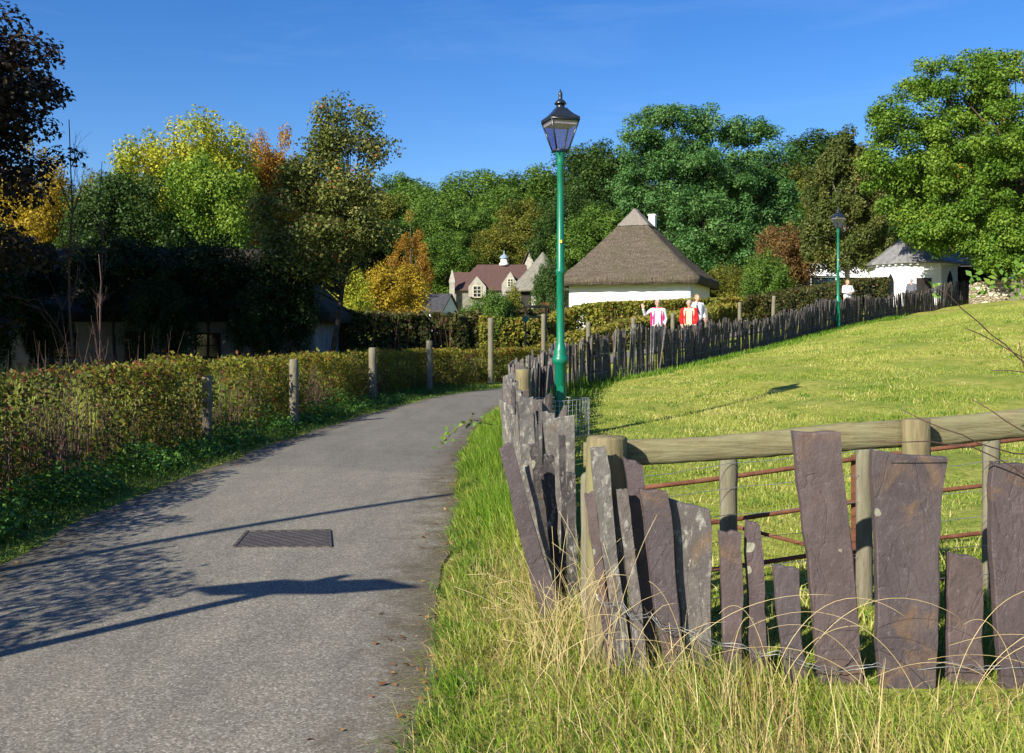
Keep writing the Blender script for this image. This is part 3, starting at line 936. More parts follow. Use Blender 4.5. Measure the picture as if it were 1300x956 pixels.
# autumn coloured and garden trees of the middle distance
plant('oval', 'yellow', 'bark', 'yellow_tree', 'bright yellow tree beside the dark copper beech', 'tree', 52, 52, 105, 190)
plant('wood1', 'wood_olive', 'bark', 'autumn_tree', 'small yellow green tree just right of the bare sapling', 'tree', 115, 62, 70, 222)
plant('airy', 'lime', 'bark', 'lime_tree', 'tall rounded tree with lime yellow sunlit crown', 'tree', 236, 62, 152, 148)
plant('wood2', 'maple', 'bark_dark', 'maple_tree', 'fresh green tree in front of the lime yellow crown', 'tree', 262, 48, 112, 200)
plant('wood0', 'wood_dark', 'bark_dark', 'maple_tree', 'low dull green tree left of the lime topped tree', 'tree', 158, 46, 140, 222)
plant('airy', 'orange', 'bark', 'beech_tree', 'thin orange brown tree behind the apple tree with bare limbs showing', 'tree', 345, 68, 78, 172)
plant('cone', 'orange', 'bark', 'orange_tree', 'tall narrow orange gold tree left of the red tiled house', 'tree', 520, 82, 66, 277)
plant('bush0', 'yellow', 'bark', 'yellow_bush', 'yellow gold bush low in front of the orange gold tree', 'bush', 497, 66, 84, 338)
plant('bush1', 'lime', 'bark', 'yellow_bush', 'pale lime bush behind the right end of the dark thatched roof', 'bush', 445, 60, 70, 335)
plant('bush0', 'wood', 'bark', 'garden_bush', 'bright green bush below the house dormer windows', 'bush', 622, 45, 62, 372)
plant('bush1', 'hedge_far', 'bark', 'garden_bush', 'pale leafy bush in front of the right dormer', 'bush', 655, 46.5, 44, 366)
plant('bush1', 'wood_dark', 'bark_dark', 'garden_bush', 'dark green bush right of the grey conical thatch', 'bush', 700, 66, 44, 330)
plant('bush0', 'red', 'bark', 'russet_bush', 'russet brown bush left of the columnar olive tree', 'bush', 990, 66, 74, 287)
plant('bush1', 'wood', 'bark', 'garden_bush', 'green bush below the russet one, left of the white marquee', 'bush', 968, 62, 66, 322)
plant('bush0', 'wood_olive', 'bark', 'garden_bush', 'yellowish bush on the right of the thatched cottage', 'bush', 925, 64, 60, 338)
plant('wood1', 'wood', 'bark_dark', 'garden_tree', 'green tree pressed close behind the left slope of the cottage thatch', 'tree', 762, 84, 110, 262)
plant('wood3', 'wood_dark', 'bark_dark', 'garden_tree', 'dark tree behind the white gothic lodge', 'tree', 1160, 80, 150, 262)


def big_tree(name, label, cat, px, y, lobes_px, ncl, clr, nleaf, lsize, leaf, bark, trunk_px, trunk_r, nb, seed, top_z=None, base=None, fruit=None, **kw):
    """lobes_px: crown lobes (px, py, half width px, half height px, dy metres, weight)"""
    X = PX(trunk_px, y); b = gz(X, y) if base is None else base
    o = thing(name, label, cat, (X, y, b))
    lob = []
    for (lx, ly, hw, hh, dy, wt) in lobes_px:
        rx = hw * y / F; rz = hh * y / F
        lob.append((PX(lx, y) - X, dy, PZ(ly, y) - b, rx, rx * .9, rz, wt))
    V, rn, cc = crown(lob, ncl, clr, nleaf, lsize, seed=seed, **kw)
    link_mesh('crown', quads_mesh('crown', V, rn), L[leaf], o)
    mb = MB()
    tz = top_z or max(c[2] for c in cc) * .85
    hi = max(lob, key=lambda q: q[2])
    limbs(mb, tz, trunk_r, (hi[0], hi[1], tz), cc, nb, seed, .25)
    mb.build('trunk', M[bark], o)
    if fruit:
        g = np.random.default_rng(seed)
        fb = MB()
        for k in range(fruit):
            c = cc[g.integers(len(cc))] + g.normal(0, clr * .55, 3)
            r = .045
            fb.lathe([(r * .3, c[2] - r), (r * .9, c[2] - r * .4), (r, c[2] + r * .2), (r * .6, c[2] + r * .8), (r * .2, c[2] + r * .75)], c[0], c[1], 7)
        f_o = fb.build('fruit', M['apple_skin'], o)
        f_o['kind'] = 'stuff'
    return o


# the big oak on the right
big_tree('oak_tree', 'big spreading bright green oak with touches of orange at the right edge', 'tree', 1215, 56.5,
         [(1130, 190, 42, 70, -.5, .7), (1190, 130, 55, 55, 0, 1), (1260, 110, 62, 50, .5, 1.1), (1330, 140, 80, 80, 0, 1.2), (1200, 220, 75, 70, -1.5, 1.5), (1285, 220, 80, 90, -2, 1.7),
          (1165, 275, 45, 45, -1, .6), (1240, 300, 50, 40, -2, .8), (1330, 300, 70, 55, -1, 1), (1380, 220, 70, 90, 0, 1), (1120, 245, 26, 40, 0, .3), (1170, 300, 34, 28, -2.2, .7), (1245, 325, 45, 28, -3, 1.0), (1300, 330, 50, 30, -3, 1.0), (1210, 290, 50, 35, -2, .9)],
         780, .5, 190000, .078, 'oak', 'bark', 1266, .32, 110, 201, shell=.3, up=.4, lrad=(.25, 1.3))
# layered blue green tree behind the cottage
big_tree('layered_tree', 'tall layered blue green tree with an open crown behind the thatched cottage', 'tree', 895, 84,
         [(850, 150, 60, 14, 0, 1), (905, 165, 50, 18, .8, .8), (820, 185, 40, 16, -1, .7), (950, 170, 36, 12, 0, .6), (975, 205, 36, 22, 0, .7), (860, 215, 75, 22, -1.5, 1.5), (930, 230, 60, 22, -1, 1.2),
          (800, 240, 30, 25, 0, .5), (880, 265, 85, 28, -2, 1.6), (970, 265, 45, 30, 0, 1), (850, 315, 95, 30, -2.5, 1.6), (945, 315, 75, 32, -2, 1.3), (900, 350, 95, 22, -2, .9), (990, 235, 22, 25, 0, .4), (870, 190, 60, 30, 1, 1.2), (880, 240, 100, 45, 1, 2.2), (890, 300, 110, 45, 1, 2.2), (985, 300, 35, 40, 0, .8)],
         900, .62, 170000, .10, 'acacia', 'bark_dark', 900, .34, 120, 202, shell=.2, flat=.7, up=.8, lrad=(.2, 1.35))
# columnar olive tree
big_tree('columnar_tree', 'upright olive green tree with a pale trunk behind the clipped hedge', 'tree', 1068, 62,
         [(1072, 205, 26, 38, 0, .6), (1055, 245, 36, 50, 0, 1), (1092, 240, 32, 55, .5, 1), (1065, 290, 48, 45, 0, 1.2), (1100, 300, 30, 38, 0, .7), (1040, 300, 26, 35, 0, .5), (1065, 322, 44, 22, 0, .7), (1100, 325, 24, 20, 0, .4)],
         340, .42, 60000, .078, 'columnar', 'bark_pale', 1080, .2, 50, 203, shell=.4, flat=1.25, up=.25)
# apple tree
big_tree('apple_tree', 'tall loose apple tree with red fruit beside the dark thatched barn', 'tree', 415, 34.2,
         [(440, 160, 34, 34, 0, .8), (462, 195, 30, 30, .2, .5), (418, 190, 26, 30, -.2, .5), (395, 235, 40, 32, 0, .8), (440, 255, 44, 36, -.4, 1), (365, 275, 44, 34, 0, .8), (420, 300, 60, 34, -.6, 1.1), (345, 310, 34, 30, .2, .5), (460, 300, 36, 34, 0, .7), (400, 335, 70, 30, 0, .9), (350, 345, 40, 30, .4, .5), (415, 225, 60, 40, .3, .8)],
         300, .42, 36000, .058, 'apple', 'bark_dark', 415, .12, 70, 204, shell=.15, up=.3, lrad=(.2, 1.35), fruit=110)
# dark shrubs and saplings under the apple tree / before the long house
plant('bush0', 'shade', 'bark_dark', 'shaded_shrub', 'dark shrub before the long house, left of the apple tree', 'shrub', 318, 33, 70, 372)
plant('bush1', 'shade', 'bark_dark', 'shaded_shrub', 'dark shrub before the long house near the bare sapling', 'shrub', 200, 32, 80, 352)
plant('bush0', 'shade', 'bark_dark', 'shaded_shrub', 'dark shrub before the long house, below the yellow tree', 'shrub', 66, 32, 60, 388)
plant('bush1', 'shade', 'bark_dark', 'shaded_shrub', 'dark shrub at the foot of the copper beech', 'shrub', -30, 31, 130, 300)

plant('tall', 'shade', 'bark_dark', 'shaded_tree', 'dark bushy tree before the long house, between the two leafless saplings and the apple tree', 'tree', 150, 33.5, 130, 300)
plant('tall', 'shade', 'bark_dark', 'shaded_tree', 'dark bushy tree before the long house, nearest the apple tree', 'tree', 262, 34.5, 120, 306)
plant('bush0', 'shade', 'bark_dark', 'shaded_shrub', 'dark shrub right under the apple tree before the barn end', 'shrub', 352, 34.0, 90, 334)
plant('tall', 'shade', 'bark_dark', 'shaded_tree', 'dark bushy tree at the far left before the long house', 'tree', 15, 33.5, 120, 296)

# copper beech (its trunk stands left of the picture) and the trees behind the camera that shade the left side
V, rn, cc = crown([(0, 0, 6.8, 4.6, 4.6, 2.8), (1.2, 0, 6.0, 3.9, 3.8, 2.6), (-.8, 0, 8.2, 3.4, 3.4, 1.5), (2.2, -.5, 8.0, 2.6, 2.5, 1.5), (1.5, 0, 4.0, 3.2, 3, 1.8), (.8, 0, 2.4, 3.2, 3.2, 1.6)], 480, .6, 85000, .062, seed=301, shell=.4, flat=.5, up=.8)
beech = thing('copper_beech', 'dark copper beech reaching in from the left edge', 'tree', (-14.6, 20.5, 0))
link_mesh('crown', quads_mesh('copper crown', V, rn), L['copper'], beech)
mb = MB(); limbs(mb, 9, .42, (-.3, 0, 9), cc, 90, 301, .2); mb.build('trunk', M['bark_dark'], beech)

V, rn, cc = crown([(0, 0, 7.5, 4.2, 4.2, 5.2), (2, 1, 5, 3, 3, 3), (-2, -1, 6, 3, 3, 3.4), (0, 0, 11, 2.8, 2.8, 2.8)], 260, .8, 17000, .15, seed=302, shell=.3, up=.5)
shade_me = quads_mesh('shade crown', V, rn)
mb = MB(); limbs(mb, 12, .35, (0, 0, 12), cc, 40, 302, .2)
tm = bpy.data.meshes.new('shade trunk'); tm.from_pydata(mb.v, [], mb.f); tm.update()
SG = 'trees standing left of the picture'
for k, (x, y, s, lab) in enumerate([(-19.5, 22, 1.22, 'tall green tree left of the copper beech'), (-26, 27, 1.25, 'green tree farthest left beyond the long house')]):
    t = thing('roadside_tree', lab, 'tree', (x, y, 0), k * 1.3, SG)
    a = link_mesh('crown', shade_me, L['wood_dark'], t); b = link_mesh('trunk', tm, M['bark_dark'], t)
    a.scale = b.scale = (s, s, s)


def bare_tree(name, label, px, y, top_py, spread, seed, mat, depth=4, n0=7, base_r=.035):
    g = np.random.default_rng(seed)
    X = PX(px, y); b = gz(X, y); h = PZ(top_py, y) - b
    o = thing(name, label, 'tree', (X, y, b))
    tr = MB(); br = MB()
    tip = np.array([g.normal(0, .1), 0, h])
    pts = [np.array([0, 0, -.2])] + [tip * (k / 6) + np.array([g.normal(0, .04), g.normal(0, .04), 0]) for k in range(1, 7)]
    tr.tube(pts, [base_r * (1 - .8 * k / 6) + .004 for k in range(7)], 6)

    def grow(p, d, ln, r, lv):
        q = [p]; dd = d.copy()
        for k in range(4):
            dd = unit(dd + g.normal(0, .12, 3) + np.array([0, 0, .07])); q.append(q[-1] + dd * ln / 4)
        br.tube(q, [r * (1 - .6 * k / 4) for k in range(5)], 4, cap=False)
        if lv > 0:
            for _ in range(3):
                i = g.integers(1, 5)
                grow(q[i], unit(dd + g.normal(0, .45, 3)), ln * g.uniform(.45, .7), r * .6, lv - 1)
    for k in range(n0 * 2):
        t = g.uniform(.28, .92); p = pts[int(t * 6)] * 1.0
        a = g.uniform(0, 6.28)
        grow(p, unit(np.array([math.cos(a) * spread, math.sin(a) * spread, 1.0])), h * .28 * (1.15 - t), base_r * .45 * (1.1 - t) + .006, depth - 2)
    tr.build('trunk', mat, o); br.build('branches', mat, o)
    return o


bare_tree('bare_sapling', 'thin leafless sapling standing against the sky near the left edge', 92, 24, 152, .45, 401, M['twig_dark'], 4, 8)
bare_tree('bare_sapling', 'smaller leafless sapling right of the taller leafless one', 128, 25, 205, .4, 402, M['twig_dark'], 3, 5, .02)
bare_tree('bare_sapling', 'short thin leafless stem standing before the long house wall', 124, 19, 322, .3, 403, M['twig_dark'], 3, 4, .018)


# ------------------------------------------------------------------ hedges
def hedge(name, label, path, width, hfun, nleaf, lsize, leaf, nstem, seed, ragged=.08, power=1.0, group=None, ypow=1.0, round_=.0, base_gap=.0, stem_mat='twig', stem_r=.005, leaf2=None):
    g = np.random.default_rng(seed)
    line = polyline(path, 300)
    dl = np.linalg.norm(np.diff(line, axis=0), axis=1); s = np.concatenate([[0], np.cumsum(dl)])
    org = (line[0, 0], line[0, 1], gz(*line[0]))
    o = thing(name, label, 'hedge', org, 0, group)

    def at(u):
        ss = u * s[-1]
        x = np.interp(ss, s, line[:, 0]); y = np.interp(ss, s, line[:, 1])
        i = np.clip(np.searchsorted(s, ss), 1, len(line) - 1)
        t = unit(line[i] - line[i - 1]); return x, y, np.stack([t[:, 1], -t[:, 0]], 1)
    u = g.random(nleaf) ** ypow
    x, y, nr = at(u)
    H = hfun(u)
    # points in the cross-section, most near the shell
    a = g.random(nleaf); typ = g.random(nleaf)
    off = np.where(typ < .36, .5 - .22 * a ** 2, np.where(typ < .6, -.5 + .22 * a ** 2, g.uniform(-.5, .5, nleaf)))
    zz = np.where(typ > .78, 1 - .2 * a ** 2, g.uniform(base_gap, 1, nleaf))
    if round_: off = off * np.sqrt(np.clip(1 - round_ * zz ** 4, 0, 1))
    bump = noise2(u * s[-1], zz * 1.3 + off, np.random.default_rng(seed + 1), 10, 2.0)
    off = off * (1 + .18 * bump); H = H * (1 + ragged * noise2(u * s[-1], u * 0, np.random.default_rng(seed + 2), 8, 2.6)) + np.abs(g.normal(0, ragged * .5, nleaf)) * (g.random(nleaf) < .3)
    keep = g.random(nleaf) < .52 + .75 * bump
    pos = np.stack([x + nr[:, 0] * off * width, y + nr[:, 1] * off * width, ground(x, y) + zz * H], 1)[keep]
    outw = np.stack([nr[:, 0] * np.sign(off), nr[:, 1] * np.sign(off), .6 * np.ones(nleaf)], 1)[keep]
    n = len(pos)
    nor = unit(outw * .6 + g.normal(0, .7, (n, 3)))
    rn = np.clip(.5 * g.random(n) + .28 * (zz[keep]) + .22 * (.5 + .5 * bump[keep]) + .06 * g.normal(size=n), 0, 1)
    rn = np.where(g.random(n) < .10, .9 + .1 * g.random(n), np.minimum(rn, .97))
    uk = u[keep]
    V = leaf_quads(pos - np.array(org), nor, lsize * (.55 + .9 * g.random(n)) * (1 + .6 * uk), .62, .2, g)
    if leaf2:
        far_ = uk + .06 * g.normal(size=n) > leaf2[1]
        link_mesh('foliage', quads_mesh('foliage', V[~far_], rn[~far_]), L[leaf], o)['label'] = 'reddish brown thinning hedge foliage nearest the viewer, darkened for shade'
        link_mesh('foliage', quads_mesh('foliage', V[far_], rn[far_]), L[leaf2[0]], o)['label'] = 'yellow green hedge foliage'
    else:
        link_mesh('foliage', quads_mesh('foliage', V, rn), L[leaf], o)
    if nstem:
        us = g.random(nstem) ** ypow
        x, y, nr = at(us); hs = hfun(us)
        of = g.uniform(-.42, .5, nstem) * width
        b = np.stack([x + nr[:, 0] * of - org[0], y + nr[:, 1] * of - org[1], ground(x, y) - org[2]], 1)
        ln = hs * (.75 + .38 * g.random(nstem)) * np.where((g.random(nstem) < .14) & (us < .35), 1.3, 1.0)
        V, idx = ribbons(b, ln, g.normal(0, .14, (nstem, 2)), stem_r * (.5 + g.random(nstem)), 4, g, .2)
        V2, idx2 = ribbons(b, ln * .97, g.normal(0, .14, (nstem, 2)), stem_r * (.5 + g.random(nstem)), 4, g, .2)
        me = quads_mesh('stems', np.concatenate([V, V2]), None, False, np.concatenate([idx, idx2 + len(V)]))
        link_mesh('stems', me, M[stem_mat], o)
    return o


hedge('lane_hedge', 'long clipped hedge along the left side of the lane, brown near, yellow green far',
      HEDGE_BACK, .75, lambda u: 1.26 - .06 * u + .68 * (1 - sstep(.09, .19, u)) * sstep(.05, .085, u), 135000, .025, 'hedge_near_shaded', 2200, 501, .075, ypow=1.25, stem_r=.0038, stem_mat='twig_dark', leaf2=('hedge', .31))
hedge('roadside_hedge', 'yellow green hedge behind the walkers on the far side of the lane',
      [(2.0, 37.8), (4.5, 40.0), (7.0, 43.2), (10.5, 48.6)], 1.3, lambda u: 1.16 + .2 * u, 60000, .06, 'hedge_far', 400, 502, .05, stem_r=.01)
hedge('garden_hedge', 'tall green hedge in front of the white thatched cottage',
      [(-1.6, 44.4), (1.5, 45.1), (5.0, 46.5), (9.0, 49.0), (12.5, 51.5)], 1.6, lambda u: 2.60 - 1.1 * u, 115000, .078, 'hedge_far', 0, 503, .012)
hedge('clipped_hedge', 'dark thickly clipped hedge with rounded end beside the far lamp post',
      [(11.6, 46.8), (15.5, 50.5), (19.6, 54.2)], 2.4, lambda u: 1.54 + .28 * u, 52000, .055, 'hedge_dark', 0, 504, .02, round_=.55)
hedge('lower_hedge', 'rough brown green hedge seen between the lane hedge and the red tiled house',
      [(-13, 38), (-8, 41), (-3, 44), (1.2, 46.5)], 1.8, lambda u: 2.65 + .1 * u, 80000, .07, 'hedge_dark', 600, 505, .08, stem_r=.012)


# wooden posts of the hedge fences
def post(name, label, px, y, top_py, r, mat, group, seed, lean=(0, 0), base=None):
    X = PX(px, y); b = gz(X, y); h = PZ(top_py, y) - b
    g = np.random.default_rng(seed)
    mb = MB()
    n = 10; prof = []
    for k in range(n + 1):
        t = k / n
        prof.append((r * (1 + .04 * math.sin(k * 2.1 + seed)), -.2 + (h + .2) * t))
    prof += [(r * .8, h + .012), (r * .35, h + .018)]
    mb.lathe(prof, 0, 0, 10)
    for i in range(len(mb.v)):
        v = mb.v[i]; mb.v[i] = (v[0] + lean[0] * v[2] + g.normal(0, .002), v[1] + lean[1] * v[2] + g.normal(0, .002), v[2])
    o = mb.build(name, M[mat])
    o.location = (X, y, b); o.rotation_euler = (0, 0, 0)
    tag(o, label, 'post', group)
    return o


HG = 'weathered round posts in front of the lane hedge'
for px, y, top, lab in [(262, 14.8, 478, 'dark shaded round post in the lane hedge, nearest of its row'),
                        (373, 18.0, 457, 'grey lichened post in the lane hedge, the first in full sun'),
                        (473, 25.0, 442, 'round post in the lane hedge where the lane begins to bend'),
                        (545, 30.5, 433, 'slim round post in the lane hedge left of the bend'),
                        (623, 35.0, 404, 'tall pale post standing above the hedge at the bend of the lane')]:
    post('hedge_post', lab, px, y, top, .085 if y < 22 else .1, 'timber_grey', HG, int(px))
FG = 'pale posts in front of the roadside hedge'
for px, y, top, lab in [(690, 37.0, 399, 'pale square topped post just left of the tall lamp'), (747, 36.6, 409, 'pale post right of the tall lamp in front of the yellow green hedge'),
                        (804, 38.0, 404, 'pale post just left of the walker in the pink waistcoat'), (854, 40.5, 398, 'pale post between the walkers in pink and red'),
                        (897, 43.0, 391, 'pale post just right of the walker in the red jacket'), (939, 45.0, 384, 'pale post right of the walkers against the green hedge'),
                        (981, 44.5, 376, 'leaning pale post at the left end of the dark clipped hedge')]:
    post('boundary_post', lab, px, y, top, .085, 'timber_grey', FG, int(px), (.04 if px == 981 else 0, 0))


# ------------------------------------------------------------------ slate fences
def slate_mb(mb, quad, th, g, nrm=None, n=6, jit=.006, chip=.012):
    """quad TL,TR,BR,BL (3-D) -> irregular slab of thickness th, its front on the quad"""
    q = [np.array(p, float) for p in quad]
    ex = q[1] - q[0]; ez = q[0] - q[3]
    nv = unit(np.cross(ex, ez)) if nrm is None else unit(np.array(nrm, float))   # points away from the viewer for camera facing quads
    if nv[1] < 0: nv = -nv
    ux = unit(ex); uz = unit(ez)
    ring = []
    for i in range(4):
        a, b = q[i], q[(i + 1) % 4]
        m = n if i % 2 else max(3, n // 2)
        ph = g.uniform(0, 6)
        for k in range(m):
            t = k / m
            p = a + (b - a) * t
            if k:
                wv = math.sin(t * 7 + ph) * jit * .8 + g.normal(0, jit * .5)
                p = p + (uz if i % 2 == 0 else ux) * wv
            else:
                p = p + ux * g.normal(0, chip * .4) + uz * g.normal(0, chip * .4)
            ring.append(p)
    N = len(ring); ring = np.array(ring); cen = ring.mean(0)
    ins = min(.006, np.linalg.norm(ex) * .06)
    dirs = cen - ring; dirs = unit(dirs)
    fr = ring + dirs * ins * (1 + .6 * g.random((N, 1)))
    # gentle lengthwise warp so that the faces are not dead flat
    r1 = ring + nv * (.004 + .003 * g.random((N, 1))); r2 = ring + nv * (th - .004); r3 = fr + nv * th
    V = np.concatenate([fr, r1, r2, r3]); fs = []
    fs.append(tuple(range(N))); fs.append(tuple(3 * N + k for k in range(N))[::-1])
    for L_ in range(3):
        for k in range(N):
            k2 = (k + 1) % N
            fs.append((L_ * N + k, (L_ + 1) * N + k, (L_ + 1) * N + k2, L_ * N + k2))
    mb.add(V, fs)


def slab(parent, quad, th, mat, g, label=None, **kw):
    mb = MB(); slate_mb(mb, quad, th, g, **kw)
    o = mb.build('slate_slab', M[mat], parent, tuple(parent.location))
    if label: o['label'] = label
    return o


def ext(bl, tl, z):
    """carry an edge on down to height z"""
    bl = np.array(bl); tl = np.array(tl); t = (z - bl[2]) / (tl[2] - bl[2])
    return bl + (tl - bl) * t


g_s = np.random.default_rng(600)
front = thing('slate_fence', 'row of big upright purple slate slabs wired together in the right foreground', 'fence', (1.2, 4.6, 0))
front_px = [  # TL TR BR BL, depth, thickness, material
    ((742, 627), (753, 625), (782, 820), (768, 822), 4.69, .03, 'slate', None),
    ((749, 569), (771, 567), (803, 866), (786, 866), 4.66, .045, 'slate_grey', 'narrow slab crusted with pale lichen'),
    ((784, 622), (797, 621), (819, 813), (803, 813), 4.62, .03, 'slate_mossy', None),
    ((793, 580), (817, 591), (838, 864), (818, 848), 4.70, .05, 'slate', None),
    ((768, 640), (785, 636), (806, 864), (788, 864), 4.70, .03, 'slate_mossy', None),
    ((756, 664), (770, 660), (793, 864), (778, 864), 4.71, .03, 'slate', None),
    ((814, 622), (849, 624), (872, 864), (843, 864), 4.60, .04, 'slate', None),
    ((849, 635), (902, 647), (905, 864), (873, 864), 4.66, .05, 'slate_mossy', 'grey lichened slab with sloping top'),
    ((913, 675), (942, 677), (943, 864), (922, 864), 4.62, .04, 'slate', None),
    ((947, 661), (967, 667), (977, 864), (953, 864), 4.66, .045, 'slate', None),
    ((982, 718), (1013, 722), (1024, 864), (997, 864), 4.58, .035, 'slate', 'short dark slab with round lichen spots'),
    ((1008, 548), (1067, 550), (1098, 866), (1042, 866), 4.60, .05, 'slate', 'tallest broad slab, leaning slightly'),
    ((1106, 572), (1200, 583), (1188, 866), (1119, 866), 4.55, .05, 'slate', 'widest slab with a chipped right edge'),
    ((1206, 701), (1247, 711), (1251, 866), (1204, 866), 4.60, .05, 'slate', 'short slab between two tall ones'),
    ((1257, 588), (1322, 592), (1330, 866), (1270, 866), 4.55, .05, 'slate', 'tall slab at the right edge with pale round lichens'),
    ((1338, 640), (1375, 650), (1372, 866), (1342, 866), 4.58, .05, 'slate', None),
    ((1388, 575), (1450, 580), (1455, 866), (1402, 866), 4.55, .05, 'slate', None),
]
for a, b, c, d, y, th, mt, lab in front_px:
    q = [np.array(P(p[0], p[1], y)) for p in (a, b, c, d)]
    q[2] = ext(q[2], q[1], -.12); q[3] = ext(q[3], q[0], -.12)
    big = abs(b[0] - a[0]) > 45
    slab(front, q, th, mt, g_s, lab, n=11, jit=.0055 if big else .0045, chip=.022 if big else .014)
# binding wire in front of and behind the slabs
def wavy(pts, n=40, amp=.006, seed=0):
    p = np.array(pts, float); d = np.concatenate([[0], np.cumsum(np.linalg.norm(np.diff(p, axis=0), axis=1))])
    s = np.linspace(0, d[-1], n); q = np.stack([np.interp(s, d, p[:, k]) for k in range(3)], 1)
    g = np.random.default_rng(seed)
    q += g.normal(0, amp, q.shape) * np.array([.4, .6, 1])
    return q
mb = MB()
wl_ = [(755, 757), (768, 770), (790, 768), (803, 788), (826, 782), (842, 802), (866, 800), (890, 812), (915, 820), (945, 822), (960, 834), (990, 830), (1012, 842), (1040, 850), (1075, 852), (1110, 846), (1150, 852), (1200, 846), (1250, 850), (1320, 846)]
w3 = [np.array(P(a, b, 4.535 if i % 2 else 4.56)) for i, (a, b) in enumerate(wl_)]
mb.tube(wavy(w3, 90, .002, 1), .0021, 5)
w4 = [q + np.array([0, .012, .012]) for q in w3]
mb.tube(wavy(w4, 90, .004, 2), .0019, 5)
mb.build('wire', M['wire'], front, tuple(front.location))

# leaning slabs at the corner and the slabs along the lane
side = thing('lane_slate_fence', 'leaning lichened slate slabs running along the right side of the lane', 'fence', (.3, 7, 0))
side_px = [
    ((633, 569), (648, 562), (728, 830), (704, 850), 5.55, .035, 'slate', 'leaning purple slab nearest the lane'),
    ((655, 588), (669, 583), (727, 812), (708, 818), 5.75, .03, 'slate_grey', 'leaning grey slab with lichen'),
    ((672, 565), (687, 562), (712, 800), (698, 800), 5.95, .035, 'slate_dark', None),
    ((689, 575), (704, 580), (716, 800), (702, 800), 5.85, .04, 'slate_dark', None),
    ((711, 553), (718, 553), (722, 800), (712, 800), 5.8, .03, 'slate_dark', None),
    ((720, 600), (730, 602), (735, 800), (722, 800), 5.6, .03, 'slate_dark', None),
    ((694, 531), (729, 528), (735, 740), (703, 740), 7.0, .03, 'slate_grey', 'broad pale slab under the lamp post'),
    ((686, 522), (703, 524), (708, 720), (690, 720), 7.5, .03, 'slate_grey', None),
    ((677, 507), (698, 510), (702, 690), (682, 690), 8.2, .03, 'slate_mossy', None),
    ((657, 504), (676, 504), (684, 690), (668, 690), 8.0, .03, 'slate_grey', None),
    ((668, 514), (682, 516), (690, 670), (674, 670), 8.8, .03, 'slate_mossy', None),
    ((652, 492), (664, 496), (670, 650), (658, 650), 9.6, .03, 'slate_grey', None),
    ((646, 484), (656, 486), (662, 640), (650, 640), 10.6, .03, 'slate_mossy', None),
    ((638, 478), (650, 474), (655, 610), (643, 610), 12.0, .03, 'slate_grey', None),
    ((660, 498), (671, 494), (676, 640), (664, 640), 9.8, .03, 'slate_dark', None),
]
for a, b, c, d, y, th, mt, lab in side_px:
    q = [np.array(P(p[0], p[1], y)) for p in (a, b, c, d)]
    q[2] = ext(q[2], q[1], -.1); q[3] = ext(q[3], q[0], -.1)
    slab(side, q, th, mt, g_s, lab, n=9, jit=.007, chip=.014)
# further slabs seen edge on along the lane, standing across the fence line
fd = np.concatenate([[0], np.cumsum(np.linalg.norm(np.diff(fline, axis=0), axis=1))])


def fence_pt(s):
    x = np.interp(s, fd, fline[:, 0]); y = np.interp(s, fd, fline[:, 1])
    i = int(np.clip(np.searchsorted(fd, s), 1, len(fline) - 1))
    t = unit(fline[i] - fline[i - 1])
    return np.array([x, y]), t


def line_slab(s, g, hmean, wid, th, leanv, twist):
    p, t = fence_pt(s)
    ca, sa = math.cos(twist), math.sin(twist)
    t = np.array([t[0] * ca - t[1] * sa, t[0] * sa + t[1] * ca])
    z0 = gz(*p); h = hmean * (g.uniform(.93, 1.07) if wid < .15 else g.uniform(.86, 1.12))
    w0 = wid * g.uniform(.7, 1.3); w1 = w0 * g.uniform(.55, 1.0)
    sh = leanv * h; out = g.normal(0, .05)
    nr = np.array([-t[1], t[0]])
    def mk(u, z, dx): return np.array([p[0] + t[0] * (u + dx) + nr[0] * out * z, p[1] + t[1] * (u + dx) + nr[1] * out * z, z0 + z])
    sl = g.normal(0, .035)
    return [mk(-w1 / 2, h + sl, sh), mk(w1 / 2, h - sl, sh), mk(w0 / 2, -.1, 0), mk(-w0 / 2, -.1, 0)], th


g2 = np.random.default_rng(601)
s_here = float(np.interp(6.1, fline[:, 1], fd))
s_turn = float(np.interp(23.0, fline[:, 1], fd))
s = s_here + 1.2; k = 0
while s < s_turn:
    q, th = line_slab(s, g2, 1.02 + .16 * float(sstep(12, 15, fence_pt(s)[0][1])), .20, .03, g2.normal(0, .06), g2.normal(0, .4))
    slab(side, q, th, ['slate_grey', 'slate_mossy', 'slate_dark'][int(g2.integers(3))], g2, n=7)
    s += g2.uniform(.14, .20); k += 1

far = thing('field_slate_fence', 'long palisade of thin dark slate strips climbing along the top of the field', 'fence', (4.1, 29, gz(4.1, 29)))
rest = MB(); n_far = 0
s = s_turn
mats_far = ['slate_dark', 'slate_dark', 'slate_dark', 'slate_mossy', 'slate_grey']
while s < fd[-1]:
    p, _ = fence_pt(s)
    lean = .05 + .11 * math.sin(s * .22) + .05 * math.sin(s * .9) + g2.normal(0, .035)
    hm = 1.24 + .07 * math.sin(s * 1.1) + .12 * math.sin(s * .33)
    q, th = line_slab(s, g2, hm, .098, .026, lean, g2.normal(0, .45))
    if n_far < 100:
        slab(far, q, th, mats_far[int(g2.integers(5))], g2, n=5)
    else:
        slate_mb(rest, q, th, g2, n=4)
    n_far += 1
    s += g2.uniform(.072, .108)
ro = rest.build('slate_strips', M['slate_dark'], far, tuple(far.location)); ro['kind'] = 'stuff'
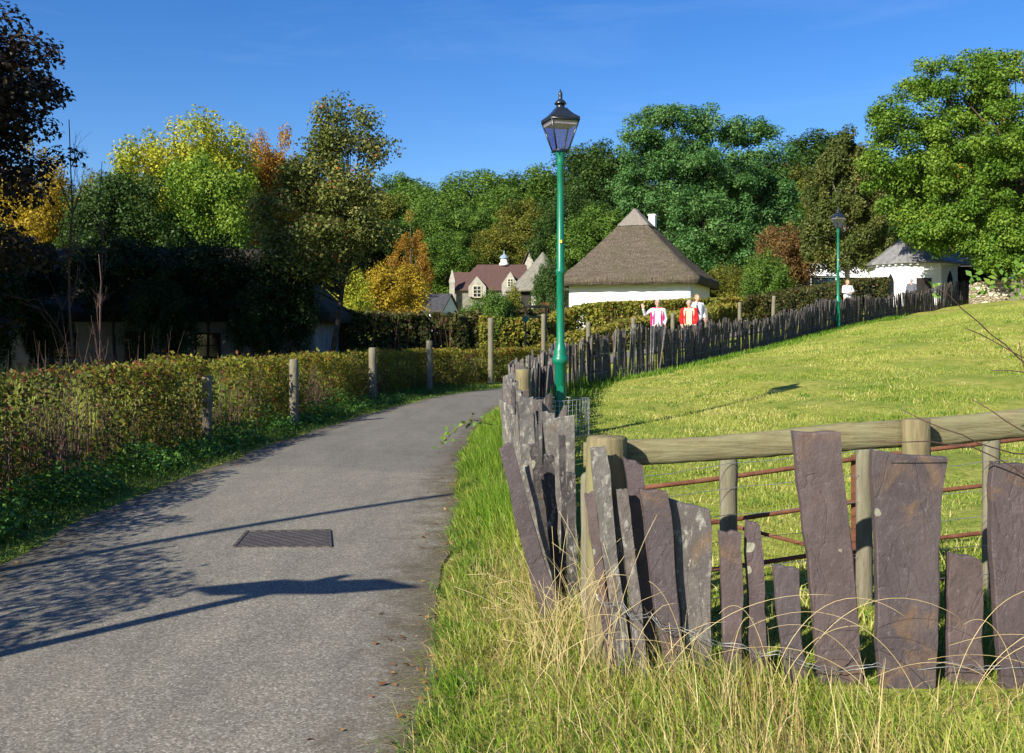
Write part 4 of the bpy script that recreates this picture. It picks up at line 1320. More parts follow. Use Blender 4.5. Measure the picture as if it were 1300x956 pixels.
# posts and wires of that fence
for s_ in np.linspace(s_turn + 2, fd[-1] - .5, 12):
    p, t = fence_pt(s_); mb = MB(); z = gz(*p); nr = np.array([-t[1], t[0]])
    p = p - nr * -.09
    mb.lathe([(.05, z - .2), (.05, z + 1.1), (.03, z + 1.13)], p[0], p[1], 8)
    mb.build('post', M['timber_grey'], far, tuple(far.location))
mb = MB()
for hh in (.35, .85):
    pts = []
    for s_ in np.linspace(s_turn, fd[-1], 160):
        p, t = fence_pt(s_); nr = np.array([-t[1], t[0]]); pts.append((p[0] - nr[0] * .03, p[1] - nr[1] * .03, gz(*p) + hh))
    mb.tube(pts, .004, 4)
mb.build('wire', M['wire'], far, tuple(far.location))


# round post at the corner where the fence turns
def round_post(name, label, px, y, top_py, r, mat, base=-.2, group=None, flat=True):
    X = PX(px, y); h = PZ(top_py, y)
    g = np.random.default_rng(int(px)); mb = MB()
    prof = [(r * (1 + .02 * math.sin(k * 1.7 + px)), base + (h - base) * k / 12) for k in range(13)]
    prof += [(r * .93, h + r * .10), (r * .5, h + r * .14)] if flat else [(r * .85, h + r * .35), (r * .5, h + r * .6), (r * .15, h + r * .68)]
    mb.lathe(prof, X, y, 16)
    mb.v = [(a + g.normal(0, .0018), b + g.normal(0, .0018), c) for a, b, c in mb.v]
    return mb


mb = round_post('x', '', 664, 13.4, 470, .105, 'timber')
o = mb.build('corner_post', M['timber'], None, (PX(664, 13.4), 13.4, 0)); tag(o, 'stout round timber post where the slate fence bends beside the lane', 'post')

# post and rail fence just behind the slates
pr = thing('post_and_rail_fence', 'weathered post and rail fence behind the big slates', 'fence', (1.4, 5.0, 0))
round_post('p', '', 770, 4.86, 557, .10, '').build('post', M['timber'], pr, tuple(pr.location))
round_post('p', '', 1163, 4.98, 534, .068, '').build('post', M['timber'], pr, tuple(pr.location))
round_post('p', '', 1480, 5.1, 510, .068, '').build('post', M['timber'], pr, tuple(pr.location))


def rail(a, b, ha, hb, dep, seed):
    a = np.array(a); b = np.array(b); g = np.random.default_rng(seed)
    mb = MB(); n = 26; m = 12
    vs = []; fs = []
    for k in range(n + 1):
        t = k / n; c = a + (b - a) * t; hh = (ha + (hb - ha) * t) * (1 + .04 * math.sin(t * 9 + seed))
        c = c + np.array([0, 0, .006 * math.sin(t * 7 + seed * 2)])
        for j in range(m):
            th = 2 * math.pi * j / m
            ce, se = math.cos(th), math.sin(th)
            sy = math.copysign(abs(ce) ** .6, ce) * dep / 2; sz = math.copysign(abs(se) ** .6, se) * hh / 2
            vs.append(c + np.array([0, sy, sz]) + g.normal(0, .0015, 3))
    for k in range(n):
        for j in range(m):
            j2 = (j + 1) % m; fs.append((k * m + j, k * m + j2, (k + 1) * m + j2, (k + 1) * m + j))
    fs.append(tuple(range(m))[::-1]); fs.append(tuple(n * m + j for j in range(m)))
    mb.add(vs, fs, True)
    return mb


rail(P(741, 579, 5.0), P(1150, 551, 5.05), .125, .14, .09, 1).build('rail', M['rail'], pr, tuple(pr.location))
rail(P(1152, 549.5, 5.09), P(1480, 523, 5.2), .15, .16, .09, 2).build('rail', M['rail'], pr, tuple(pr.location))

# stock fence posts beyond it
for px, y, top, r, lab in [(925, 5.75, 585, .05, 'slim rounded fence post seen between the short slates'), (1097, 5.9, 573, .048, 'slim post between the two biggest slates'),
                           (1258, 6.15, 557, .052, 'slim post right of the widest slate'), (1450, 6.4, 545, .05, 'slim post beyond the right edge slate'), (748, 5.35, 606, .045, 'short round topped post beside the lichen crusted slab')]:
    b_ = round_post('p', '', px, y, top, r, '', flat=False)
    o = b_.build('field_post', M['timber_grey'], None, (PX(px, y), y, 0)); tag(o, lab, 'post', 'slim posts of the stock fence')
sw = thing('stock_wire', 'thin galvanised fence wires strung behind the big slates', 'wire', (1.4, 5.8, 0))
for hgt in (.98, .83, .66, .5, .32, .14):
    mb = MB()
    a = np.array([PX(748, 5.35), 5.30, hgt * .86 - .02]); b = np.array([PX(925, 5.75), 5.69, hgt * .9]); c = np.array([PX(1258, 6.15), 6.09, hgt * 1.0 + .02]); d = np.array([PX(1450, 6.4), 6.34, hgt + .05])
    mb.tube(wavy([a, b, c, d], 30, .003, int(hgt * 100)), .0018, 4)
    mb.build('wire_strand', M['wire'], sw, tuple(sw.location))

# rusty hurdle
hd = thing('rusty_hurdle', 'rusty iron bar hurdle standing behind the slate slabs', 'gate', (1.7, 5.7, 0))
hl = lambda px: 5.85 + (px - 830) * .0013
for (x0, y0, x1, y1) in [(800, 621, 1330, 552), (800, 676, 1330, 605), (800, 736, 1330, 665), (800, 800, 1330, 728), (800, 860, 1330, 790)]:
    mb = MB(); pts = [np.array(P(x0 + (x1 - x0) * t, y0 + (y1 - y0) * t + 1.2 * math.sin(t * 8), hl(x0 + (x1 - x0) * t))) for t in np.linspace(0, 1, 12)]
    mb.tube(pts, .0145, 8); mb.build('bar', M['rust'], hd, tuple(hd.location))
mb = MB(); mb.tube([P(900, 660, hl(900)), P(1330, 770, hl(1330))], .012, 8); mb.build('brace', M['rust'], hd, tuple(hd.location))
for px, t0, t1 in [(803, 616, 880), (1086, 578, 850), (1325, 548, 800)]:
    mb = MB(); a = P(px, t0, hl(px)); b = P(px, t1, hl(px))
    mb.box(a[0] - .018, a[0] + .018, a[1] - .008 + .022, a[1] + .008 + .022, b[2], a[2]); mb.build('upright', M['rust'], hd, tuple(hd.location))


# ------------------------------------------------------------------ lamps
def make_lamp(X, y, label):
    z = gz(X, y)
    t = thing('street_lamp', label, 'street lamp', (X, y, z), 0, 'green lamp posts with black lanterns')
    mb = MB()
    prof = [(.115, -.3), (.115, .05), (.105, .08), (.1, .12), (.093, 1.18), (.118, 1.2), (.13, 1.24), (.13, 1.28), (.115, 1.31), (.1, 1.34), (.105, 1.40), (.085, 1.45), (.064, 1.52), (.062, 2.62), (.075, 2.64), (.08, 2.67), (.075, 2.70), (.06, 2.72), (.052, 4.35), (.062, 4.38), (.066, 4.44), (.06, 4.5), (.085, 4.56), (.085, 4.585)]
    mb.lathe(prof, 0, 0, 24); mb.build('pole', M['green'], t)
    mb = MB(); mb.poly([(-.045, -.092, .35), (.045, -.092, .35), (.045, -.092, .82), (.0, -.092, .86), (-.045, -.092, .82)], (0, -.013, 0)); mb.build('access_door', M['green'], t)
    mb = MB(); mb.box(-.02, .022, -.071, -.063, 3.12, 3.17); mb.build('number_tag', M['yellow_tag'], t)
    # lantern: square, tapered downwards, turned a little
    rot = R(18)
    cr, sr = math.cos(rot), math.sin(rot)
    def rp(x, y_, z_): return (x * cr - y_ * sr, x * sr + y_ * cr, z_)
    b, tp, zb, zt = .10, .232, 4.6, 5.07
    cb = [rp(sx * b, sy * b, zb) for sx, sy in ((-1, -1), (1, -1), (1, 1), (-1, 1))]
    ct = [rp(sx * tp, sy * tp, zt) for sx, sy in ((-1, -1), (1, -1), (1, 1), (-1, 1))]
    fr = MB()
    for i in range(4):
        j = (i + 1) % 4
        fr.tube([cb[i], ct[i]], .014, 6); fr.tube([cb[i], cb[j]], .016, 6); fr.tube([ct[i], ct[j]], .02, 6)
        fr.tube([np.array(cb[i]) * 1.0 - np.array([0, 0, .03]), np.array(cb[i])], .014, 6)
    fr.build('lantern_frame', M['black_iron'], t)
    for i in range(4):
        j = (i + 1) % 4
        q = [np.array(v) for v in (cb[i], cb[j], ct[j], ct[i])]
        c = sum(q) / 4; q = [v + (c - v) * .04 for v in q]
        nn = unit(np.cross(q[1] - q[0], q[3] - q[0]))
        pm = MB(); pm.poly(q, nn * .004); pm.build('pane', M['lamp_glass'], t)
    # pale reflector under the roof
    rm = MB(); k = .9
    rm.lathe([(tp * 1.30, zt - .075), (tp * 1.32, zt - .02), (tp * .9, zt - .015)], 0, 0, 4, False, rot + math.pi / 4); rm.build('reflector', M['white_iron'], t)
    rf = MB()
    rf.lathe([(tp * 1.46, zt + .012), (tp * 1.5, zt + .03), (tp * 1.46, zt + .05), (tp * 1.02, zt + .105), (tp * .66, zt + .17), (tp * .5, zt + .21)], 0, 0, 4, False, rot + math.pi / 4)
    rf.lathe([(.075, zt + .19), (.07, zt + .23), (.066, zt + .275)], 0, 0, 16)
    rf.build('lantern_roof', M['black_iron'], t)
    fn = MB()
    fn.lathe([(.095, zt + .272), (.10, zt + .285), (.075, zt + .32), (.045, zt + .345), (.028, zt + .365), (.034, zt + .385), (.03, zt + .40), (.036, zt + .425), (.030, zt + .455), (.014, zt + .49), (.002, zt + .52)], 0, 0, 16)
    fn.build('finial', M['black_iron'], t)
    return t


lamp = make_lamp(PX(711.5, 15.6), 15.6, 'tall green lamp post with black lantern rising behind the slates at the lane bend')
lamp.scale = (.97, .97, .98)
lx = copy_tree(lamp); lx.location = (PX(1064, 45.2), 44.3, gz(PX(1064, 45.2), 44.3)); lx['label'] = 'smaller looking green lamp post at the top of the field before the clipped hedge'
lx.location.x = PX(1064, 44.3)
ly = copy_tree(lamp); ly.location = (PX(1018, 80), 80, PZ(326, 80) - 5.55); ly['label'] = 'far off lamp post left of the white marquee'
lz = copy_tree(lamp); lz.location = (PX(706.5, 70), 70, PZ(338, 70) - 5.55); lz['label'] = 'far off pale lamp post just left of the tall lamp pole'

# wire mesh guard round the base of the near lamp
gd = thing('mesh_guard', 'round galvanised wire mesh guard standing about the tall lamp base', 'guard', (PX(714, 15.5), 15.6, gz(.78, 15.6)))
mb = MB(); rr = .42; hh = .62
for k in range(40):
    a = 2 * math.pi * k / 40
    mb.tube([(rr * math.cos(a), rr * math.sin(a), -.05), (rr * 1.02 * math.cos(a + .02), rr * 1.02 * math.sin(a + .02), hh)], .0035, 4, False)
for k in range(9):
    z = hh * k / 8; mb.tube([(rr * math.cos(2 * math.pi * j / 32), rr * math.sin(2 * math.pi * j / 32), z + .008 * math.sin(j)) for j in range(33)], .0035 if k < 8 else .006, 4, False)
mb.build('wire_mesh', M['wire'], gd)

# the finger post and the pole behind the photographer whose shadows cross the lane
fp = thing('finger_post', 'timber finger post with two pointed arms beside the near hedge', 'signpost', (-4.32, 2.88, 0))
mb = MB(); mb.lathe([(.055, -.3), (.055, 2.75), (.03, 2.82)], 0, 0, 12); mb.build('post', M['sign_board'], fp)
for sgn, ln in ((-1, .62), (1, .78)):
    mb = MB(); z = 2.45
    mb.poly([(sgn * .03, -.02, z), (sgn * (ln * .5), -.02, z - .01), (sgn * ln, -.02, z + .12), (sgn * (ln * .45), -.02, z + .28), (sgn * .03, -.02, z + .24)], (0, .04, 0))
    mb.build('arm', M['sign_board'], fp)
fp.rotation_euler = (0, 0, R(4))
up = thing('utility_pole', 'slender grey utility pole behind the near hedge', 'pole', (-7.2, 2.55, 0))
mb = MB(); mb.lathe([(.075, -.3), (.05, 6.6), (.02, 6.65)], 0, 0, 12); mb.build('pole', M['timber_grey'], up)


# ------------------------------------------------------------------ buildings
class Frame:
    """local frame: u along the front, v into the depth, z up (world heights)"""
    def __init__(s, ox, oy, ang):
        s.o = np.array([ox, oy]); s.u = np.array([math.cos(ang), math.sin(ang)]); s.v = np.array([-math.sin(ang), math.cos(ang)])

    def __call__(s, u, v, z):
        q = s.o + s.u * u + s.v * v
        return np.array([q[0], q[1], z])


def fbox(mb, f, u0, u1, v0, v1, z0, z1):
    p = [f(u0, v0, z0), f(u1, v0, z0), f(u1, v1, z0), f(u0, v1, z0), f(u0, v0, z1), f(u1, v0, z1), f(u1, v1, z1), f(u0, v1, z1)]
    mb.add(p, [(0, 3, 2, 1), (4, 5, 6, 7), (0, 1, 5, 4), (1, 2, 6, 5), (2, 3, 7, 6), (3, 0, 4, 7)])


def roof_loft(f, rect, ridge, z0, z1, conc=1.25, thick=.35, t0=0.0, t1=1.0, grow=0.0, seed=1, nper=14, nl=12, rag=.05, corner=.6):
    g = np.random.default_rng(seed)
    u0, u1, v0, v1 = rect
    pts = []
    c = [(u0, v0), (u1, v0), (u1, v1), (u0, v1)]
    for i in range(4):
        a = np.array(c[i]); b = np.array(c[(i + 1) % 4])
        for k in range(nper):
            pts.append(a + (b - a) * k / nper)
    pts = np.array(pts)
    cen = pts.mean(0)
    # rounded corners
    for _ in range(2):
        pts = (np.roll(pts, 1, 0) * .5 + pts + np.roll(pts, -1, 0) * .5) / 2
    a, b = np.array(ridge[0]), np.array(ridge[1]); d = b - a; dd = max(d @ d, 1e-9)
    tt = np.clip(((pts - a) @ d) / dd, 0, 1); tar = a + tt[:, None] * d
    N = len(pts); vs = []; fs = []
    ragv = g.normal(0, rag, N)
    lv = [None] if t0 == 0 else []
    ts = np.linspace(t0, t1, nl + 1)
    rows = []
    if t0 == 0:
        inner = pts + (tar - pts) * .08
        rows.append([(f(p[0], p[1], z0 - thick * .9 + ragv[i] * .2)) for i, p in enumerate(inner)])
        rows.append([(f(p[0], p[1], z0 - thick + ragv[i] * .3)) for i, p in enumerate(pts)])
        rows.append([(f(p[0], p[1], z0 + ragv[i])) for i, p in enumerate(pts)])
    for t in ts:
        if t == 0: continue
        q = pts + (tar - pts) * min(t, .99)
        dirs = unit(pts - tar)
        q = q + dirs * grow * (1 - .5 * t)
        zz = z0 + (z1 - z0) * t ** conc + grow * .6
        rows.append([f(p[0], p[1], zz + g.normal(0, rag * .6)) for p in q])
    V = [p for r_ in rows for p in r_]
    for r_ in range(len(rows) - 1):
        for i in range(N):
            j = (i + 1) % N
            fs.append((r_ * N + i, r_ * N + j, (r_ + 1) * N + j, (r_ + 1) * N + i))
    fs.append(tuple((len(rows) - 1) * N + i for i in range(N)))
    mb = MB(); mb.add(V, fs, True)
    return mb


def arch_pts(f, uc, w, v, z0, zs, za, n=6):
    """gothic arch outline in the wall plane"""
    pts = [f(uc - w / 2, v, z0), f(uc + w / 2, v, z0)]
    for k in range(n + 1):
        t = k / n; pts.append(f(uc + w / 2 * (1 - t ** 1.6), v, zs + (za - zs) * t))
    for k in range(n - 1, -1, -1):
        t = k / n; pts.append(f(uc - w / 2 * (1 - t ** 1.6), v, zs + (za - zs) * t))
    return pts


def window(parent, f, u0, u1, v, z0, z1, nm=2, nt=2, bar=.06, fm='white_iron', proud=.05):
    mb = MB()
    fbox(mb, f, u0 - bar, u0, v - proud, v + .02, z0 - bar, z1 + bar); fbox(mb, f, u1, u1 + bar, v - proud, v + .02, z0 - bar, z1 + bar)
    fbox(mb, f, u0, u1, v - proud, v + .02, z1, z1 + bar); fbox(mb, f, u0, u1, v - proud - .02, v + .02, z0 - bar, z0)
    for k in range(1, nm):
        uu = u0 + (u1 - u0) * k / nm; fbox(mb, f, uu - bar * .35, uu + bar * .35, v - proud * .8, v - .006, z0, z1)
    for k in range(1, nt):
        zz = z0 + (z1 - z0) * k / nt; fbox(mb, f, u0, u1, v - proud * .6, v - .012, zz - bar * .3, zz + bar * .3)
    o = mb.build('window', M[fm], parent, tuple(parent.location))
    mb = MB(); fbox(mb, f, u0, u1, v - .004, v + .015, z0, z1)
    gme = bpy.data.meshes.new('glass'); gme.from_pydata([tuple(np.array(q) - np.array(parent.location)) for q in mb.v], [], mb.f)
    link_mesh('glass', gme, M['window'], o)
    return o


# thatched white cottage
ang = math.atan2(-.348, .937)
f = Frame(3.2, 56.5, ang)
cot = thing('thatched_cottage', 'white walled cottage with a steep brown thatched roof behind the tall hedge', 'cottage', (3.2, 56.5, gz(5, 58)))
mb = MB(); fbox(mb, f, 0, 6.95, 0, 6.4, .3, 4.78); mb.build('wall', M['whitewash'], cot, tuple(cot.location), bevel=.12)
zr = PZ(266, 58.4)
roof_loft(f, (-.62, 7.5, -.6, 6.9), ((3.1, 3.1), (3.15, 3.5)), 4.98, zr, 1.12, .42, seed=5, nper=26, nl=22, rag=.05).build('roof', M['thatch'], cot, tuple(cot.location))
roof_loft(f, (-.62, 7.5, -.6, 6.9), ((3.1, 3.1), (3.15, 3.5)), 4.98, zr, 1.12, .42, .77, 1.0, .06, seed=6, nper=20, nl=6, rag=.02).build('ridge_cap', M['thatch_pale'], cot, tuple(cot.location))
zt_ = PZ(276, 60.4); mb = MB(); fbox(mb, f, 3.75, 4.12, 3.9, 4.4, 6.8, zt_ - .1); fbox(mb, f, 3.71, 4.16, 3.86, 4.44, zt_ - .1, zt_); mb.build('chimney', M['whitewash'], cot, tuple(cot.location))
window(cot, Frame(*f(6.95, 0, 0)[:2], ang + math.pi / 2), 2.6, 3.5, 0, 2.6, 3.7)

# long dark thatched house in the trees on the left
f = Frame(-23.0, 36.0, 0)
lh = thing('long_house', 'long low whitewashed house with dark thatch shaded by trees on the left', 'house', (-23.0, 36, 0))
mb = MB(); fbox(mb, f, 0, 15.9, 0, 6.4, -.3, 2.45); mb.build('wall', M['whitewash_shaded'], lh, tuple(lh.location), bevel=.1)
roof_loft(f, (-.5, 16.45, -.5, 6.9), ((3, 3.2), (14.0, 3.2)), 2.55, PZ(316, 39.2), 1.1, .35, seed=8, nper=22, nl=10, rag=.03).build('roof', M['thatch_shaded'], lh, tuple(lh.location))
for u in (1.6, 6.4, 11.6): window(lh, f, u, u + .8, 0, .95, 1.75, 2, 2, .06, 'dark_gap')
mb = MB(); fbox(mb, f, 9.0, 9.95, -.04, .06, -.1, 1.9); mb.build('door', M['dark_gap'], lh, tuple(lh.location))

# dark slate roofed outbuilding with a white gable
f = Frame(PX(500, 72), 72.6, R(-16))
ob = thing('outbuilding', 'low outbuilding with dark slate roof and white gable left of the red tiled house', 'outbuilding', (f.o[0], f.o[1], gz(f.o[0], f.o[1])))
zb = gz(f.o[0], f.o[1]); ze = PZ(394, 72); zt = PZ(375, 74)
W_, D_ = 3.7, 3.4
mb = MB(); mb.poly([f(W_, 0, zb - .5), f(W_, D_, zb - .5), f(W_, D_, ze), f(W_, D_ / 2, zt - .08), f(W_, 0, ze)], -np.append(f.u, 0) * .25)
mb.poly([f(0, 0, zb - .5), f(0, D_, zb - .5), f(0, D_, ze), f(0, D_ / 2, zt - .08), f(0, 0, ze)], np.append(f.u, 0) * .25)
fbox(mb, f, .25, W_ - .25, .02, .25, zb - .5, ze - .05); mb.build('wall', M['whitewash'], ob, tuple(ob.location))
mb = MB()
for va, vb in ((-.25, D_ / 2), (D_ + .25, D_ / 2)):
    mb.poly([f(-.15, va, ze - .12), f(W_ + .12, va, ze - .12), f(W_ + .12, vb, zt), f(-.15, vb, zt)], (0, 0, .1))
mb.build('roof', M['roof_dark'], ob, tuple(ob.location))

# red tiled stone house with dormers and cupola
HY = 100.0
rh = thing('red_roofed_house', 'grey stone house with red tiled roof, gabled dormers and a small cupola', 'house', (PX(620, HY), HY, gz(PX(620, HY), HY)))
ro_ = tuple(rh.location)
f = Frame(0, HY, 0)
zg = gz(PX(620, HY), HY) - .5
ze = PZ(368, HY); zr = PZ(336, HY + 3.4)
u0, u1 = PX(579, HY), PX(672, HY)
mb = MB(); fbox(mb, f, u0, u1, 0, 6.6, zg, ze); mb.build('wall', M['stone_dark'], rh, ro_)
mb = MB()
ra, rb = PX(606, HY + 3.3), PX(668, HY + 3.3)
A = [f(u0 - .35, -.35, ze - .08), f(u1 + .3, -.35, ze - .08), f(u1 + .3, 6.95, ze - .08), f(u0 - .35, 6.95, ze - .08), f(ra, 3.3, zr), f(rb, 3.3, zr)]
mb.add(A, [(0, 1, 5, 4), (1, 2, 5), (2, 3, 4, 5), (3, 0, 4), (3, 2, 1, 0)]); mb.build('roof', M['red_tile'], rh, ro_)
# left wing
mb = MB(); f2 = Frame(0, HY + 4.0, 0); ua, ub = PX(573, HY + 4), PX(606, HY + 4); zw = PZ(369, HY + 4); zt = PZ(347, HY + 6)
fbox(mb, f2, ua, ub, 0, 4, zg, zw - .1); mb.build('wall', M['stone_dark'], rh, ro_)
mb = MB()
for va, vb in ((-.25, 2.0), (4.25, 2.0)):
    mb.poly([f2(ua - .1, va, zw - .15), f2(ub, va, zw - .15), f2(ub, vb, zt), f2(ua - .1, vb, zt)], (0, 0, .12))
mb.build('roof', M['red_tile'], rh, ro_)
# stone turret at the left end
mb = MB(); ut = PX(574, HY - .6); zq = PZ(361, HY); zp = PZ(343, HY)
mb.lathe([(.42, zg), (.42, PZ(384, HY)), (.36, PZ(380, HY)), (.36, zq), (.42, zq + .1), (.42, zq + .3), (.03, zp)], ut, HY - .6, 4, False, math.pi / 4)
mb.build('turret', M['stone_pale'], rh, ro_)
for (pl, pr_, pk, pkx, wz0, wz1, wx0, wx1) in [(595, 617, 351, 605.5, 377, 364, 601.5, 610.5), (637, 657, 345, 648, 364, 355, 645, 651)]:
    ul, ur = PX(pl, HY), PX(pr_, HY); um = PX(pkx, HY)
    d = thing  # dormer: gabled wall piece with a little tiled roof behind
    mb = MB()
    zs_ = PZ(364 if pk > 348 else 361, HY); zk = PZ(pk, HY)
    mb.poly([f(ul, -.5, ze - .7), f(ur, -.5, ze - .7), f(ur, -.5, zs_), f(um, -.5, zk), f(ul, -.5, zs_)], (0, .3, 0))
    dm = mb.build('dormer', M['stone_pale'], rh, ro_)
    mb = MB()
    for ux in (ul, ur):
        mb.poly([f(ux, -.18, zs_ - .12), f(um, -.18, zk - .1), f(um, 2.9, zk - .1), f(ux, 2.4, zs_ - .12)], (0, 0, .08))
    rme = bpy.data.meshes.new('dormer_roof'); rme.from_pydata([tuple(np.array(q) - np.array(ro_)) for q in mb.v], [], mb.f); link_mesh('dormer_roof', rme, M['red_tile'], dm)
    window(rh, f, PX(wx0, HY), PX(wx1, HY), -.52, PZ(wz0, HY), PZ(wz1, HY), 2, 3, .09)
# cupola
mb = MB(); uc = PX(640, HY + 3.3)
z0c = zr - .1
mb.lathe([(.55, z0c), (.5, z0c + .25), (.36, z0c + .3), (.36, z0c + .75)], uc, HY + 3.3, 8); cu = mb.build('cupola', M['white_metal'], rh, ro_)
mb = MB(); mb.lathe([(.5, z0c + .75), (.48, z0c + .82), (.34, z0c + 1.0), (.12, z0c + 1.15), (.05, z0c + 1.3), (.07, z0c + 1.38), (.01, z0c + 1.6)], uc - ro_[0], HY + 3.3 - ro_[1], 10)
mb.v = [(a, b, c - ro_[2]) for a, b, c in mb.v]
cme = bpy.data.meshes.new('dome'); cme.from_pydata(mb.v, [], mb.f); link_mesh('dome', cme, M['lead'], cu)
# gabled cross wing on the right
f3 = Frame(PX(659, HY + 6), HY + 6, R(-24)); zk = PZ(321, HY + 6); zw = PZ(349, HY + 6)
mb = MB(); mb.poly([f3(0, 0, zg), f3(2.3, 0, zg), f3(2.3, 0, zw), f3(1.15, 0, zk), f3(0, 0, zw)], np.append(f3.v, 0) * 5); mb.build('cross_wing', M['stone_pale'], rh, ro_)
for nm, ux, mt in (('l', -.2, 'red_tile'), ('r', 2.5, 'roof_slate')):
    mb = MB(); mb.poly([f3(ux, -.25, zw - .35), f3(1.15, -.25, zk + .12), f3(1.15, 5.1, zk + .12), f3(ux, 5.1, zw - .35)], (0, 0, .14)); mb.build('roof', M[mt], rh, ro_)

# grey conical thatched round barn
CY = 84.0
rd = thing('round_barn', 'round barn with pale grey conical thatch right of the red tiled house', 'barn', (PX(689, CY), CY, gz(PX(689, CY), CY)))
zc = PZ(369, CY); za = PZ(320, CY)
mb = MB(); mb.lathe([(2.55, gz(2, CY) - .4), (2.55, zc + .15)], PX(689, CY), CY, 28, False); mb.build('wall', M['stone_pale'], rd, tuple(rd.location))
mb = MB(); prof = [(2.6, zc - .05), (3.15, zc - .2), (3.18, zc)] + [(3.15 * (1 - t) + .04, zc + (za - zc) * t ** 1.22) for t in np.linspace(.08, 1, 12)]
mb.lathe(prof, PX(689, CY), CY, 32); mb.build('roof', M['thatch_grey'], rd, tuple(rd.location))
mb = MB(); a0 = R(236); fx = Frame(PX(689, CY) + 2.5 * math.cos(a0), CY + 2.5 * math.sin(a0), a0 + math.pi / 2)
fbox(mb, fx, -.45, .45, -.12, .2, gz(2, CY) - .2, zc - .1); mb.build('door', M['dark_gap'], rd, tuple(rd.location))

# white gothic lodge
LX, LY = 24.3, 60.5
zg = gz(LX, LY) - .5; ze = PZ(333, 58.0); za = PZ(296, LY)
lo = thing('gothic_lodge', 'white octagonal lodge with pointed arch windows and slate roof under the oak', 'lodge', (LX, LY, zg + .5))
ro_ = tuple(lo.location)
NR = 2.55; off = R(22.5 - 6)
mb = MB(); mb.lathe([(NR, zg), (NR, ze)], LX, LY, 8, False, off); mb.build('wall', M['whitewash'], lo, ro_)
mb = MB(); mb.lathe([(NR * .98, ze - .02), (NR + .32, ze - .03), (NR + .32, ze + .07), (.12, za), (.02, za + .1)], LX, LY, 8, False, off); mb.build('roof', M['roof_slate'], lo, ro_)
inr = NR * math.cos(math.pi / 8)
for k, kind in ((4, 'win'), (5, 'open'), (6, 'arch'), (3, 'win'), (7, 'arch')):
    a = off + (k + .5) * math.pi / 4
    fx = Frame(LX + inr * math.cos(a), LY + inr * math.sin(a), a + math.pi / 2)
    if kind == 'open':
        mb = MB(); fbox(mb, fx, -.42, .42, -.05, .04, zg + .6, ze - .9); mb.build('doorway', M['dark_gap'], lo, ro_)  # dark panel stands in for the unlit open doorway
    else:
        mb = MB(); mb.poly(arch_pts(fx, 0, .62, -.055, zg + 1.15, ze - 1.1, ze - .45), np.append(fx.v, 0) * .04); mb.build('arched_window', M['white_metal' if kind == 'win' else 'dark_gap'], lo, ro_)
        if kind == 'win':
            mb = MB(); mb.poly(arch_pts(fx, 0, .44, -.065, zg + 1.25, ze - 1.12, ze - .58), np.append(fx.v, 0) * .03); mb.build('glass', M['window'], lo, ro_)
# white eave dentils
mb = MB()
for k in range(3, 8):
    a = off + (k + .5) * math.pi / 4; fx = Frame(LX + inr * math.cos(a), LY + inr * math.sin(a), a + math.pi / 2)
    for u in np.linspace(-.8, .8, 5): fbox(mb, fx, u - .06, u + .06, -.2, -.004, ze - .13, ze - .04)
do = mb.build('eave_blocks', M['white_metal'], lo, ro_)
# lean-to wing of dark boards
mb = MB(); fx = Frame(LX + 2.2, LY - .6, R(-4)); fbox(mb, fx, 0, 2.4, 0, 3.4, zg, ze - .1); mb.build('side_wing', M['dark_gap'], lo, ro_)
mb = MB(); mb.poly([fx(-.1, -.3, ze - .1), fx(2.6, -.3, ze - .1), fx(2.6, 1.8, ze + 1.0), fx(-.1, 1.8, ze + 1.0)], (0, 0, .1)); mb.build('wing_roof', M['roof_slate'], lo, ro_)

# small white gabled cottage behind the oak
f = Frame(PX(1211, 70), 70, R(10)); zg = gz(31, 70) - .4; ze = PZ(343, 70); zt = PZ(311, 71)
sc_ = thing('slate_cottage', 'small white cottage with grey slate roof half hidden by the oak', 'cottage', (f.o[0], f.o[1], zg + .4))
ro_ = tuple(sc_.location)
mb = MB(); mb.poly([f(0, 0, zg), f(0, 4, zg), f(0, 4, ze), f(0, 2, zt - .1), f(0, 0, ze)], np.append(f.u, 0) * 5); mb.build('wall', M['whitewash'], sc_, ro_)
mb = MB()
for va, vb in ((-.3, 2), (4.3, 2)): mb.poly([f(-.2, va, ze - .15), f(5.2, va, ze - .15), f(5.2, vb, zt), f(-.2, vb, zt)], (0, 0, .12))
mb.build('roof', M['roof_slate'], sc_, ro_)

# white marquee with navy side
f = Frame(PX(1030, 76), 76, R(8)); zg = gz(23, 76); 
mq = thing('marquee', 'white topped marquee with navy side behind the columnar tree trunk', 'marquee', (f.o[0], f.o[1], zg)); ro_ = tuple(mq.location)
z1 = PZ(352, 76); z2 = PZ(333, 77)
mb = MB()
mb.poly([f(-.1, -.1, z1), f(6.1, -.1, z1), f(5.2, 1.6, z2), f(.7, 1.6, z2)], (0, 0, .06)); mb.poly([f(-.1, 3.3, z1), f(6.1, 3.3, z1), f(5.2, 1.6, z2), f(.7, 1.6, z2)], (0, 0, .06))
mb.poly([f(-.1, -.1, z1), f(-.1, 3.3, z1), f(.7, 1.6, z2)], (.03, 0, .05)); mb.poly([f(6.1, -.1, z1), f(6.1, 3.3, z1), f(5.2, 1.6, z2)], (-.03, 0, .05)); mb.build('canopy', M['white_metal'], mq, ro_)
mb = MB(); fbox(mb, f, .05, 5.9, .05, .1, zg - .5, z1 - .02); fbox(mb, f, .05, .1, .12, 3.1, zg - .5, z1 - .02); mb.build('side_wall', M['navy'], mq, ro_)
for u in (0, 2, 4, 6):
    mb = MB(); fbox(mb, f, u - .04, u + .04, -.06, .02, zg - .5, z1 - .01); mb.build('pole', M['white_metal'], mq, ro_)

